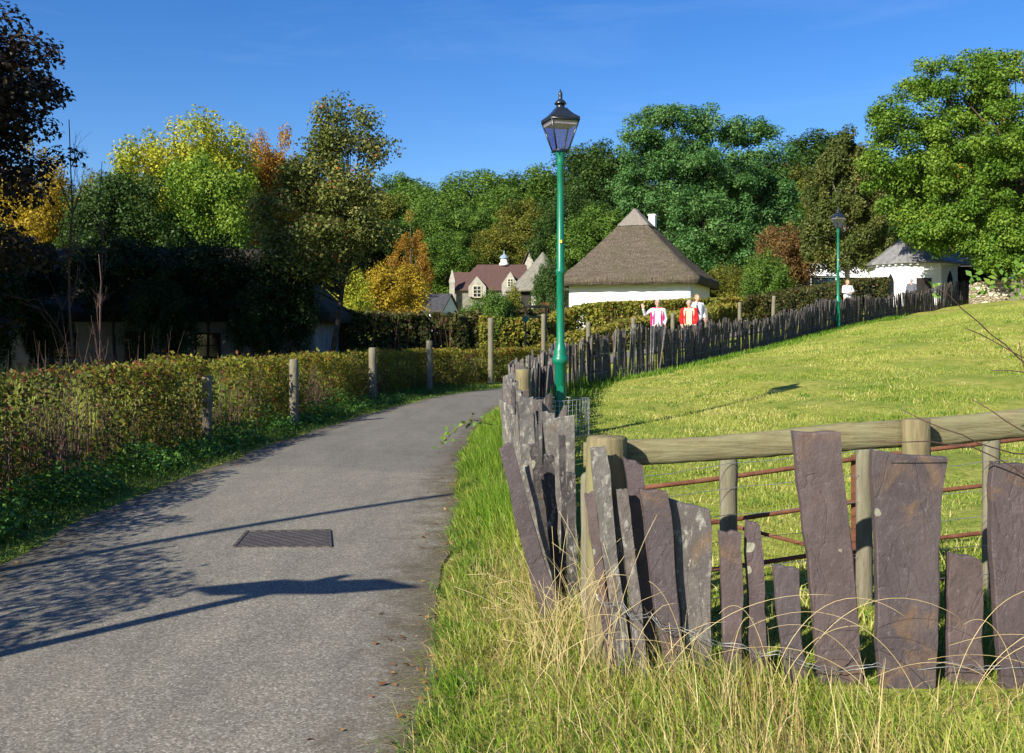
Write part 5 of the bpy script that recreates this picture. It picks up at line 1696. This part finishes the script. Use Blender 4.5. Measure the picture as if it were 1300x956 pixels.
# teal railing
f = Frame(PX(1019, 67), 67, R(6)); zg = gz(20, 67)
rl = thing('teal_railing', 'low teal railing behind the left end of the clipped hedge', 'railing', (f.o[0], f.o[1], zg)); ro_ = tuple(rl.location)
zt = PZ(350, 67)
mb = MB()
fbox(mb, f, 0, 2.6, -.03, .03, zt - .08, zt); fbox(mb, f, 0, 2.6, -.03, .03, zt - .55, zt - .47)
for u in np.linspace(.05, 2.55, 18): fbox(mb, f, u - .025, u + .025, -.02, .02, zg - .2, zt - .09)
mb.build('bars', M['teal'], rl, ro_)

# rubble wall at the top right of the field
g = np.random.default_rng(71)
sw_ = MB(); a = np.array([25.3, 54.9]); b = np.array([45.0, 50.5]); n = 70
vs = []; fs = []
for k in range(n + 1):
    t = k / n; p = a + (b - a) * t; z0 = gz(*p); h = 1.15 + .06 * math.sin(t * 30) + g.normal(0, .05)
    w = .28
    vs += [(p[0], p[1] - w - g.random() * .05, z0 - .3), (p[0], p[1] - w * .9 - g.random() * .06, z0 + h * .5), (p[0], p[1] - w * .7, z0 + h), (p[0], p[1] + w * .7, z0 + h + g.normal(0, .03)), (p[0], p[1] + w, z0 - .3)]
for k in range(n):
    for j in range(4): fs.append((k * 5 + j, (k + 1) * 5 + j, (k + 1) * 5 + j + 1, k * 5 + j + 1))
fs.append((0, 1, 2, 3, 4)); fs.append(tuple(n * 5 + j for j in range(5))[::-1])
sw_.add(vs, fs)
o = sw_.build('stone_wall', M['rubble'], None, (25.3, 54.9, gz(25.3, 54.9))); tag(o, 'low rubble stone wall at the top right of the field', 'wall')
# pale wooden hurdle in front of its end
wh = thing('wooden_hurdle', 'pale grey paling hurdle leaning by the stone wall at the right edge', 'hurdle', (PX(1284, 51.5)  , 51.5, gz(26, 51.5)))
for k in range(9):
    u = PX(1284, 51.5) + k * .16; mb = MB(); mb.box(u, u + .1, 51.48, 51.5, gz(u, 51.5) - .1, gz(u, 51.5) + 1.0 + .08 * math.sin(k * 2.2)); mb.build('pale', M['timber_grey'], wh, tuple(wh.location))
mb = MB(); u = PX(1284, 51.5)
for zz in (.25, .75): mb.box(u - .05, u + 1.5, 51.503, 51.54, gz(u, 51.5) + zz, gz(u, 51.5) + zz + .08)
mb.build('rail', M['timber_grey'], wh, tuple(wh.location))

# small wooden stand and round green sign in the rough behind the hedge
SY = 43.0
st = thing('wooden_stand', 'small dark timber stand with orange board on its flat top', 'stand', (PX(682, SY), SY, gz(PX(682, SY), SY))); ro_ = tuple(st.location)
ux0, ux1 = PX(664, SY), PX(698, SY); zt = PZ(388, SY); zg = gz(1, SY)
mb = MB(); mb.box(ux0, ux1, SY - .35, SY + .35, zt - .09, zt); mb.build('top', M['timber_dark'], st, ro_)
for ux in (ux0 + .08, ux1 - .2):
    for yy in (-.3, .24):
        mb = MB(); mb.box(ux, ux + .07, SY + yy, SY + yy + .07, zg - .2, zt - .09); mb.build('leg', M['timber_dark'], st, ro_)
mb = MB(); mb.box(ux0 + .05, ux1 - .05, SY - .32, SY - .28, zt - .55, zt - .45); mb.build('crossbar', M['timber_dark'], st, ro_)
mb = MB(); mb.box(PX(685, SY), PX(697, SY), SY - .2, SY + .2, zt + .004, zt + .13); mb.build('board', M['orange_board'], st, ro_)
rs = thing('round_sign', 'small round green sign on a thin stake below the dark timber stand', 'sign', (PX(667, 42), 42, gz(1, 42))); ro_ = tuple(rs.location)
mb = MB(); x_ = PX(667, 42); zc = PZ(405, 42)
mb.poly([(x_ + .14 * math.cos(a), 41.96, zc + .14 * math.sin(a)) for a in np.linspace(0, 2 * math.pi, 18, endpoint=False)], (0, .02, 0)); mb.build('disc', M['teal'], rs, ro_)
mb = MB(); mb.lathe([(.02, gz(1, 42) - .2), (.02, zc)], x_, 42.0, 6); mb.build('stake', M['timber_dark'], rs, ro_)


# ------------------------------------------------------------------ people
def capsule(mb, a, ra, b, rb, n=12, flat=None):
    a = np.array(a, float); b = np.array(b, float); d = b - a; ln = np.linalg.norm(d); d = d / max(ln, 1e-6)
    pts = []; rad = []
    for k in range(4, 0, -1):
        th = k / 4 * math.pi / 2; pts.append(a - d * ra * math.sin(th)); rad.append(max(ra * math.cos(th), .002))
    m = 5
    for k in range(m + 1):
        t = k / m; pts.append(a + (b - a) * t); rad.append(ra + (rb - ra) * t)
    for k in range(1, 5):
        th = k / 4 * math.pi / 2; pts.append(b + d * rb * math.sin(th)); rad.append(max(rb * math.cos(th), .002))
    mb.tube(pts, rad, n)


def ellipsoid(mb, c, r, n=16, m=10, zmin=-1, zmax=1):
    vs = []; fs = []
    zs = np.linspace(math.asin(zmin) if zmin > -1 else -math.pi / 2, math.asin(zmax) if zmax < 1 else math.pi / 2, m + 1)
    for th in zs:
        for k in range(n):
            t = 2 * math.pi * k / n; q = max(math.cos(th), .01)
            vs.append((c[0] + r[0] * q * math.cos(t), c[1] + r[1] * q * math.sin(t), c[2] + r[2] * math.sin(th)))
    for i in range(m):
        for k in range(n):
            k2 = (k + 1) % n; fs.append((i * n + k, i * n + k2, (i + 1) * n + k2, (i + 1) * n + k))
    fs.append(tuple(range(n))[::-1]); fs.append(tuple(m * n + k for k in range(n)))
    mb.add(vs, fs, True)


def remeshed(mb, name, mat, parent, voxel=.012, smooth=4):
    o = mb.build(name, M[mat], parent, (0, 0, 0))
    m = o.modifiers.new('r', 'REMESH'); m.mode = 'VOXEL'; m.voxel_size = voxel; m.use_smooth_shade = True
    m2 = o.modifiers.new('s', 'SMOOTH'); m2.iterations = smooth; m2.factor = .5
    bpy.context.view_layer.update()
    dg = bpy.context.evaluated_depsgraph_get()
    me = bpy.data.meshes.new_from_object(o.evaluated_get(dg))
    o.modifiers.clear(); old = o.data; o.data = me; me.name = name
    if len(me.materials) == 0: me.materials.append(M[mat])
    return o


def hand(mb, w, d, up, s=1.0):
    """palm from wrist w along d; fingers slightly curled, thumb leaving the side"""
    w = np.array(w, float); d = unit(np.array(d, float)); up = np.array(up, float); sd = unit(np.cross(d, up)); nn = np.cross(sd, d)
    for k in (-1, 0, 1): capsule(mb, w + sd * .022 * k, .017, w + d * .085 + sd * .027 * k, .015, 8)
    for k, ln in zip((-1.5, -.5, .5, 1.5), (.058, .072, .078, .066)):
        b = w + d * .09 + sd * .020 * k; m = b + d * ln * .55 + sd * .004 * k - nn * .006; e = m + d * ln * .4 - nn * .02
        capsule(mb, b, .0085, m, .008, 7); capsule(mb, m, .008, e, .0068, 7)
    b = w + d * .025 + sd * .03; m = b + sd * .032 + d * .03; e = m + d * .034 + sd * .004
    capsule(mb, b, .012, m, .01, 7); capsule(mb, m, .01, e, .008, 7)


def person(label, X, Y, height, face, arms, hair, top, legs, extra=None, hairstyle='short', z=None, sunglasses=False):
    """face: heading in radians, 0 looks towards the camera; arms: two lists shoulder->elbow->wrist in body space"""
    zz = gz(X, Y) + .05 if z is None else z
    root = thing('person', label, 'person', (X, Y, zz), face, 'people out walking')
    k = height / 1.68
    root.scale = (k, k, k)
    B = MB()
    for s in (-1, 1):
        capsule(B, (s * .09, 0, .9), .085, (s * .10, -.01, .5), .06); capsule(B, (s * .10, -.01, .5), .055, (s * .105, .02, .09), .04)
        capsule(B, (s * .105, .02, .045), .038, (s * .115, -.16, .035), .03)
        capsule(B, (s * .07, 0, .95), .11, (s * .075, 0, 1.12), .10); capsule(B, (s * .075, 0, 1.12), .10, (s * .085, 0, 1.30), .10)
        capsule(B, (s * .04, .01, 1.42), .045, (s * .17, .01, 1.375), .055)
    capsule(B, (0, .02, 1.36), .058, (0, -.005, 1.52), .052)
    hc = (0, -.02, 1.585)
    ellipsoid(B, hc, (.074, .094, .105)); ellipsoid(B, (0, -.045, 1.53), (.052, .06, .05))
    capsule(B, (0, -.108, 1.60), .010, (0, -.125, 1.57), .014, 8)
    for s in (-1, 1): ellipsoid(B, (s * .076, -.005, 1.58), (.012, .02, .03))
    capsule(B, (-.018, -.103, 1.535), .006, (.018, -.103, 1.535), .006, 6)
    for sh, el, wr, hd_, hu in arms:
        capsule(B, sh, .048, el, .038); capsule(B, el, .038, wr, .026); hand(B, wr, hd_, hu)
    remeshed(B, 'body', 'skin', root, .0085, 2)
    for s in (-1, 1):
        e = MB(); ellipsoid(e, (s * .03, -.102, 1.597), (.013, .012, .007) if not sunglasses else (.024, .012, .018)); e.build('eye' if not sunglasses else 'sunglass_lens', M['eye_dark'], root)
    # trousers and shoes
    T = MB()
    for s in (-1, 1):
        capsule(T, (s * .085, 0, .98), .112, (s * .1, 0, .52), .08); capsule(T, (s * .1, 0, .52), .08, (s * .105, .02, .1), .066)
    remeshed(T, 'trousers', legs, root, .016, 3)
    for s in (-1, 1):
        S = MB(); capsule(S, (s * .105, .03, .045), .052, (s * .118, -.17, .04), .042); remeshed(S, 'shoe', 'strap', root, .014, 2)
    # top
    S = MB()
    for s in (-1, 1):
        capsule(S, (s * .07, 0, .93), .135, (s * .075, 0, 1.15), .122); capsule(S, (s * .075, 0, 1.15), .122, (s * .09, .0, 1.31), .118)
        capsule(S, (s * .05, .012, 1.405), .06, (s * .17, .012, 1.375), .072)
    for sh, el, wr, _, _2 in arms:
        sh, el, wr = map(np.array, (sh, el, wr)); capsule(S, sh, .066, el, .055); capsule(S, el, .055, el + (wr - el) * .88, .043)
    remeshed(S, 'shirt', top, root, .015, 4)
    # hair
    H = MB()
    ellipsoid(H, (0, .008, 1.622), (.088, .098, .088), zmin=-.95); ellipsoid(H, (0, .045, 1.58), (.082, .068, .085))
    if hairstyle == 'curly':
        g = np.random.default_rng(int(X * 100))
        for _ in range(46):
            d = unit(g.normal(size=3)); d[2] = abs(d[2]) - .2
            if d[1] < -.35 and d[2] < .55: continue
            ellipsoid(H, (d[0] * .088, .012 + d[1] * .095, 1.615 + d[2] * .085), (.028, .028, .026), 8, 6)
    remeshed(H, 'hair', hair, root, .012, 2)
    if extra: extra(root, arms)
    return root


def waistcoat(mat, sleeves=False):
    def fn(root, arms):
        S = MB()
        for s in (-1, 1):
            capsule(S, (s * .155, .0, .92), .085, (s * .15, .0, 1.3), .08); capsule(S, (s * .13, .02, 1.40), .062, (s * .19, .015, 1.36), .082)
            capsule(S, (s * .11, -.09, .93), .045, (s * .10, -.075, 1.33), .042)
            capsule(S, (s * .06, .075, .95), .10, (s * .07, .06, 1.34), .098)
            capsule(S, (s * .075, -.02, 1.43), .035, (s * .03, .055, 1.455), .036)
        if sleeves:
            for sh, el, wr, _, _2 in arms:
                sh, el, wr = map(np.array, (sh, el, wr)); capsule(S, sh, .078, el, .066); capsule(S, el, .066, el + (wr - el) * .92, .054)
        remeshed(S, 'jacket' if sleeves else 'waistcoat', mat, root, .015, 3)
    return fn


def shoulder_strap(root, arms):
    S = MB(); S.tube([(-.10, .13, 1.0), (-.12, .10, 1.3), (-.115, .02, 1.455), (-.09, -.10, 1.34), (-.06, -.135, 1.2), (0, -.142, 1.05)], .016, 6); S.build('strap', M['strap'], root)


rest_r = ((.2, 0, 1.37), (.26, .02, 1.08), (.22, -.14, .92), (-.05, -.25, -1), (0, -1, 0))
rest_l = ((-.2, 0, 1.37), (-.27, .02, 1.08), (-.23, -.14, .92), (.05, -.25, -1), (0, -1, 0))
ra_ = ((-.2, 0, 1.37), (-.40, -.06, 1.22), (-.46, -.2, 1.42), (-.2, -.1, 1), (0, -1, .1))
fold_r = ((.2, 0, 1.37), (.27, -.06, 1.12), (.05, -.26, 1.10), (-1, -.1, .05), (0, -.2, 1))
fold_l = ((-.2, 0, 1.37), (-.27, -.06, 1.12), (-.05, -.25, 1.06), (1, -.1, .05), (0, -.2, 1))


def place(px, Y, head_py, height): 
    X = PX(px, Y); return X, Y, PZ(head_py, Y) - height * 1.02


for (px, Y, hp, ht, kw) in [
    (835, 31.3, 386, 1.66, dict(label='walker in a pink waistcoat over white sleeves with one hand raised', face=R(-8), arms=[rest_r, ra_], hair='hair_grey', top='cloth_white', legs='cloth_navy', extra=waistcoat('cloth_pink'), sunglasses=True)),
    (875, 32.0, 386, 1.64, dict(label='walker in a red jacket with cream top and curly grey hair', face=R(-14), arms=[rest_r, rest_l], hair='hair_grey', top='cloth_cream', legs='cloth_navy', extra=waistcoat('cloth_red', True), hairstyle='curly')),
    (885, 33.4, 380, 1.70, dict(label='walker in white T-shirt with dark shoulder strap, half hidden behind the red jacket', face=R(20), arms=[rest_r, rest_l], hair='hair_sand', top='cloth_white', legs='cloth_navy', extra=shoulder_strap)),
    (1076, 47.4, 359.5, 1.72, dict(label='walker in a loose white shirt with folded arms beside the far lamp post', face=R(12), arms=[fold_r, fold_l], hair='hair_sand', top='cloth_white', legs='cloth_cream')),
    (1157, 57.0, 354, 1.68, dict(label='person in a dark blue grey coat at the lodge doorway', face=R(150), arms=[rest_r, rest_l], hair='hair_grey', top='cloth_grey', legs='cloth_navy')),
]:
    X, Y_, z = place(px, Y, hp, ht)
    person(X=X, Y=Y_, height=ht, z=gz(X, Y_) + .045, **kw)

# ------------------------------------------------------------------ bramble canes at the right foreground
br = thing('bramble_bush', 'bare brown bramble canes and a few green leaves reaching in from the right edge', 'bramble', (3.4, 5.3, gz(3.4, 5.3)))
ro_ = tuple(br.location)
mb = MB()
canes = [[(1420, 560, 5.2), (1340, 490, 5.0), (1290, 452, 4.9), (1240, 408, 4.8), (1205, 378, 4.75), (1186, 364, 4.7)],
         [(1420, 600, 5.0), (1330, 470, 4.8), (1296, 450, 4.7), (1260, 432, 4.7), (1224, 414, 4.65)],
         [(1400, 620, 4.8), (1330, 585, 4.6), (1260, 568, 4.5), (1200, 545, 4.4), (1145, 522, 4.4)],
         [(1390, 600, 4.8), (1330, 560, 4.6), (1270, 530, 4.5), (1235, 507, 4.5)],
         [(1400, 500, 4.8), (1320, 475, 4.7), (1288, 470, 4.7), (1258, 470, 4.7)],
         [(1380, 560, 4.7), (1320, 520, 4.6), (1292, 445, 4.5), (1294, 432, 4.5)],
         [(1400, 700, 4.8), (1300, 600, 4.5), (1240, 570, 4.45), (1180, 560, 4.4), (1110, 560, 4.4)]]
for k, c in enumerate(canes):
    p = [np.array(P(*q)) for q in c]
    root_ = np.array([3.4 + .1 * k, 5.3, gz(3.4, 5.3) - .1])
    pts = wavy([root_] + p, 26, .005, k)
    mb.tube(pts, [.0062 * (1 - .75 * i / 25) + .0008 for i in range(26)], 5)
mb.build('canes', M['twig_dark'], br, ro_)
g = np.random.default_rng(88)
cen = [];
for (px, py, y) in [(1186, 364, 4.7), (1192, 372, 4.7), (1238, 352, 4.9), (1252, 362, 4.9), (1262, 348, 4.9), (1275, 357, 4.9), (1286, 350, 4.9), (1297, 362, 4.95), (1304, 345, 4.95), (1310, 372, 4.95), (1292, 338, 4.9), (1246, 372, 4.9), (1320, 352, 4.9), (1285, 372, 4.9)]:
    for _ in range(1 if px < 1200 else 2): cen += [np.array(P(px + g.normal(0, 6), py + g.normal(0, 6), y + g.normal(0, .04))) for _q in range(3)]
cen = np.array(cen) - np.array(ro_)
V = leaf_quads(cen, unit(g.normal(0, .5, (len(cen), 3)) + np.array([-.3, -.8, .5])), .012 + .013 * g.random(len(cen)), .55, .2, g)
link_mesh('leaves', quads_mesh('leaves', V, .3 + .6 * g.random(len(cen))), L['bramble'], br)
mb = MB(); p = [np.array(P(*q)) for q in [(1400, 420, 5.2), (1330, 375, 5.0), (1290, 360, 4.9), (1240, 358, 4.9)]]
mb.tube(wavy([np.array([3.7, 5.4, .1])] + p, 24, .004, 9), [.006 * (1 - .7 * i / 23) for i in range(24)], 5); mb.build('leafy_cane', M['twig'], br, ro_)
# leafy bramble shoot hanging over the lane edge
sh = thing('bramble_shoot', 'small green bramble shoot hanging over the right lane edge', 'bramble', (-.55, 13.0, 0))
mb = MB(); pts = wavy([(-.25, 13.2, .45), (-.5, 13.0, .55), (-.75, 12.9, .42), (-.92, 12.8, .22)], 14, .004, 4); mb.tube(pts, .005, 4); mb.build('stem', M['twig'], sh, tuple(sh.location))
c = np.array(pts)[g.integers(3, 14, 26)] + g.normal(0, .05, (26, 3)) - np.array(sh.location)
link_mesh('leaves', quads_mesh('leaves', leaf_quads(c, unit(g.normal(0, .5, (26, 3)) + np.array([-.3, -.4, .7])), .03 + .02 * g.random(26), .6, .2, g), .3 + .5 * g.random(26)), L['bramble'], sh)

# ------------------------------------------------------------------ sky, sun, camera
EL, AZ = 29.5, 41.0
sc = bpy.context.scene
w = bpy.data.worlds.new('World'); sc.world = w; w.use_nodes = True
nt = w.node_tree; nt.nodes.clear()
out = nt.nodes.new('ShaderNodeOutputWorld'); bg = nt.nodes.new('ShaderNodeBackground'); sky = nt.nodes.new('ShaderNodeTexSky')
sky.sky_type = 'NISHITA'; sky.sun_disc = False; sky.sun_elevation = R(EL); sky.sun_rotation = R(180 + AZ)
sky.air_density = 1.0; sky.dust_density = .55; sky.ozone_density = 4.0; sky.altitude = 200
# thin streaks of cirrus
tc = nt.nodes.new('ShaderNodeTexCoord'); mp = nt.nodes.new('ShaderNodeMapping'); mp.inputs['Scale'].default_value = (1.2, 1.2, 9); mp.inputs['Rotation'].default_value = (.1, .28, .2)
nz = nt.nodes.new('ShaderNodeTexNoise'); nz.inputs['Scale'].default_value = 2.4; nz.inputs['Detail'].default_value = 9; nz.inputs['Roughness'].default_value = .62; nz.inputs['Distortion'].default_value = .5
rp = nt.nodes.new('ShaderNodeValToRGB'); rp.color_ramp.elements[0].position = .52; rp.color_ramp.elements[0].color = (0, 0, 0, 1); rp.color_ramp.elements[1].position = .82; rp.color_ramp.elements[1].color = (.075, .075, .075, 1)
mx = nt.nodes.new('ShaderNodeMix'); mx.data_type = 'RGBA'; mx.inputs[7].default_value = (6.0, 6.8, 8.0, 1)
nt.links.new(tc.outputs['Generated'], mp.inputs[0]); nt.links.new(mp.outputs[0], nz.inputs['Vector']); nt.links.new(nz.outputs['Fac'], rp.inputs[0]); nt.links.new(rp.outputs[0], mx.inputs[0])
hs = nt.nodes.new('ShaderNodeHueSaturation'); hs.inputs['Saturation'].default_value = 1.30; hs.inputs['Hue'].default_value = .512; hs.inputs['Value'].default_value = .95; nt.links.new(sky.outputs[0], hs.inputs['Color']); nt.links.new(hs.outputs[0], mx.inputs[6]); nt.links.new(mx.outputs[2], bg.inputs['Color']); nt.links.new(bg.outputs[0], out.inputs['Surface'])
bg.inputs['Strength'].default_value = .085

sd = bpy.data.lights.new('sun', 'SUN'); sd.energy = 4.6; sd.angle = R(.5); sd.color = (1.0, .93, .80)
so = bpy.data.objects.new('sun', sd); C.objects.link(so)
d = Vector((math.sin(R(AZ)) * math.cos(R(EL)), math.cos(R(AZ)) * math.cos(R(EL)), -math.sin(R(EL))))
so.rotation_euler = d.to_track_quat('-Z', 'Y').to_euler(); so.location = (-30, -30, 40)

cd = bpy.data.cameras.new('camera'); cam = bpy.data.objects.new('camera', cd); C.objects.link(cam)
cd.sensor_width = 36; cd.lens = F / 1300 * 36; cd.shift_y = -(478 - HZ) / 1300.0; cd.clip_start = .05; cd.clip_end = 5000
cam.location = (0, 0, EYE); cam.rotation_euler = (R(90), 0, 0)
sc.camera = cam
sc.view_settings.view_transform = 'Standard'; sc.view_settings.look = 'None'; sc.view_settings.gamma = 1; sc.view_settings.exposure = 1.0; sc.view_settings.use_curve_mapping = False
sc.cycles.max_bounces = 6; sc.cycles.transparent_max_bounces = 8
